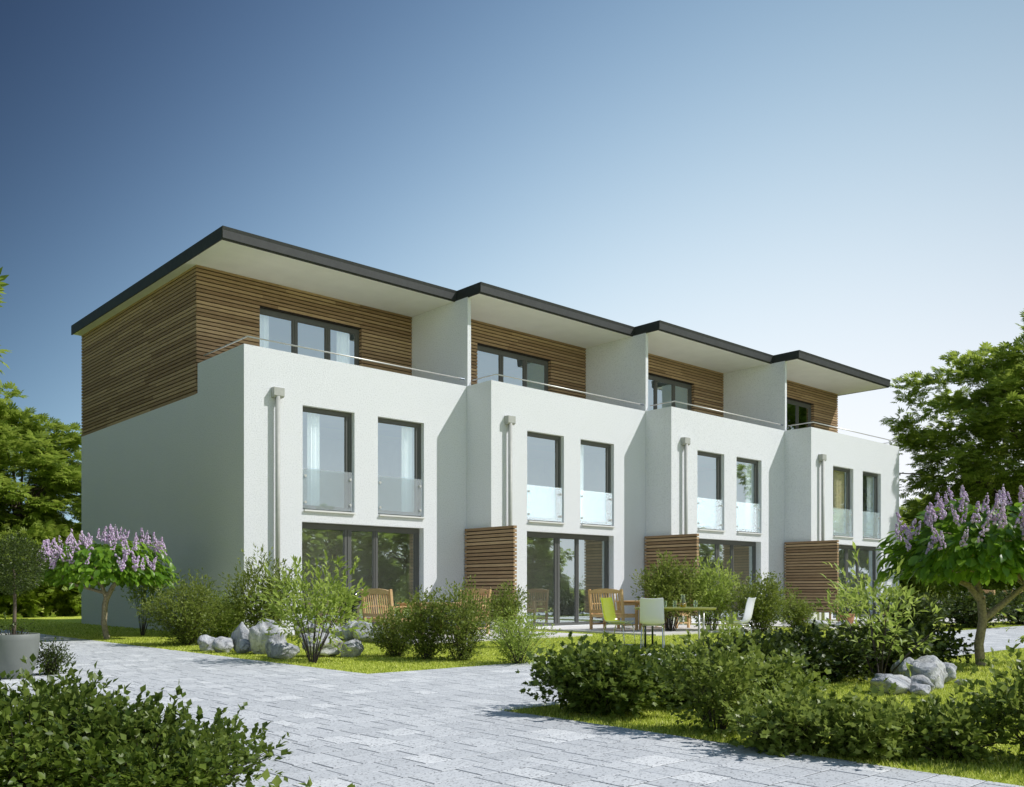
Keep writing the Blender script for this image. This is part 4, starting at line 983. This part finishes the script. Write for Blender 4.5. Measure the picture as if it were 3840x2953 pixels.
# ------------------------------------------------------------------ lime table, shell chairs, glassware
TC = (4.60, -8.60)
TB = thing('round_table', 'round lime-topped table on four steel legs on the lawn', 'table', (TC[0], TC[1], 0))
part('tabletop', MB().lathe([(.001, .705), (.75, .705), (.775, .715), (.78, .735), (.765, .745), (.001, .745)], 56), 'table_lime', TB, smooth=False)
ang0 = math.atan2(RGT[1], RGT[0]) + R(28.6)
for q in range(4):
    a = ang0 + q * math.pi / 2; x, y = .70 * math.cos(a), .70 * math.sin(a)
    part('leg', MB().tube([(x, y, -.01), (x, y, .706)], .020, 12), 'dark_steel' if q in (1, 2) else 'steel', TB, smooth=True)

def shell_chair(label, loc, rz):
    """faces +x; two-tone moulded shell on a bent tube frame"""
    T = thing('shell_chair', label, 'chair', loc, rz, 'moulded shell chairs round the lime table')
    prof = [(.235, .455), (.20, .462), (.10, .455), (0, .448), (-.10, .448), (-.165, .458), (-.20, .49), (-.225, .54), (-.245, .62), (-.265, .72), (-.285, .82), (-.31, .90), (-.325, .925)]
    nu, nvv = len(prof), 13
    def surf(off):
        V = []
        for i_, (x, z) in enumerate(prof):
            a = prof[max(i_ - 1, 0)]; b = prof[min(i_ + 1, nu - 1)]; tx, tz = b[0] - a[0], b[1] - a[1]; l = math.hypot(tx, tz); nx, nz = tz / l, -tx / l
            hw = .215 if i_ < 5 else .225 - .012 * (i_ - 5) / 7
            if i_ == 0: hw = .19
            if i_ == nu - 1: hw = .195
            for j in range(nvv):
                s = -1 + 2 * j / (nvv - 1); curl = .030 * abs(s) ** 3
                V.append((x - nx * (off - curl) * (1), s * hw, z - nz * (off - curl)))
        return V
    F = [(i_ * nvv + j, i_ * nvv + j + 1, (i_ + 1) * nvv + j + 1, (i_ + 1) * nvv + j) for i_ in range(nu - 1) for j in range(nvv - 1)]
    inner, outer = surf(.0), surf(.012)
    rimF = []
    per = [j for j in range(nvv)] + [i_ * nvv + nvv - 1 for i_ in range(1, nu)] + [(nu - 1) * nvv + j for j in range(nvv - 2, -1, -1)] + [i_ * nvv for i_ in range(nu - 2, 0, -1)]
    n0 = nu * nvv
    a_ = part('seat_shell', MB().add(outer, F), 'shell_white', T, smooth=True)
    part('seat_lining', MB().add(inner, F), 'shell_lime', T, smooth=True)
    part('shell_rim', MB().add(inner + outer, [(per[q], per[(q + 1) % len(per)], per[(q + 1) % len(per)] + n0, per[q] + n0) for q in range(len(per))]), 'shell_white', T)
    fr = MB()
    for sy in (-1, 1):
        fr.tube([(-.26, sy * .205, .0), (-.25, sy * .20, .02), (-.20, sy * .19, .34), (-.17, sy * .185, .405), (-.11, sy * .18, .425), (.12, sy * .18, .430), (.19, sy * .185, .405), (.215, sy * .19, .34), (.25, sy * .20, .05), (.235, sy * .20, .018), (.20, sy * .205, .012)], .011, 8)
        fr.tube([(-.26, sy * .205, .012), (.22, sy * .205, .012)], .010, 8)
    fr.tube([(.05, -.18, .428), (.05, .18, .428)], .010, 8); fr.tube([(-.10, -.18, .426), (-.10, .18, .426)], .010, 8)
    part('leg_frame', fr, 'chrome', T, smooth=True)
    return T
A0 = math.atan2(FWD[1], FWD[0])
def gp(px, t):  # metres right of and ahead of the viewpoint -> ground
    k_ = (px - 1920) / 3455.; return CX + t * (FWD[0] + k_ * RGT[0]), CY + t * (FWD[1] + k_ * RGT[1])
x, y = 3.838, -8.654
shell_chair('shell chair showing its white back, at the left of the lime table', (3.86, -8.66, 0), A0 - .22)
shell_chair('shell chair showing its lime inside, leftmost at the table', (3.95, -7.75, 0), A0 - R(128))
shell_chair('white shell chair seen from the side, right of the lime table', (5.66, -9.28, 0), A0 + R(56))

def put(name, label, cat, x, y, z, prof, mat, group=None, inner=None):
    T = thing(name, label, cat, (x, y, z), 0, group)
    part('body', MB().lathe(prof, 20), mat, T, smooth=True)
    if inner: part('drink', MB().lathe(inner, 20), 'juice', T, smooth=True)
    return T
gl = [(.001, .002), (.028, .002), (.034, .03), (.038, .09), (.036, .13), (.034, .13), (.035, .09), (.031, .03), (.001, .012)]
put('drinking_glass', 'left one of the pair of drinking glasses beside the carafe', 'glass', 4.36, -8.55, .746, gl, 'ware_glass', 'drinking glasses on the lime table')
put('drinking_glass', 'drinking glass standing just left of the carafe', 'glass', 4.52, -8.66, .746, gl, 'ware_glass', 'drinking glasses on the lime table')
put('drinking_glass', 'drinking glass alone on the right of the carafe', 'glass', 5.05, -8.75, .746, gl, 'ware_glass', 'drinking glasses on the lime table')
put('carafe', 'bulbous glass carafe with yellow drink on the lime table', 'carafe', 4.64, -8.76, .746, [(.001, .002), (.055, .002), (.066, .03), (.065, .06), (.050, .12), (.036, .18), (.034, .22), (.044, .25), (.041, .25), (.031, .22), (.033, .18)], 'ware_glass', None,
    [(.001, .006), (.052, .006), (.062, .03), (.061, .06), (.055, .085), (.001, .085)])
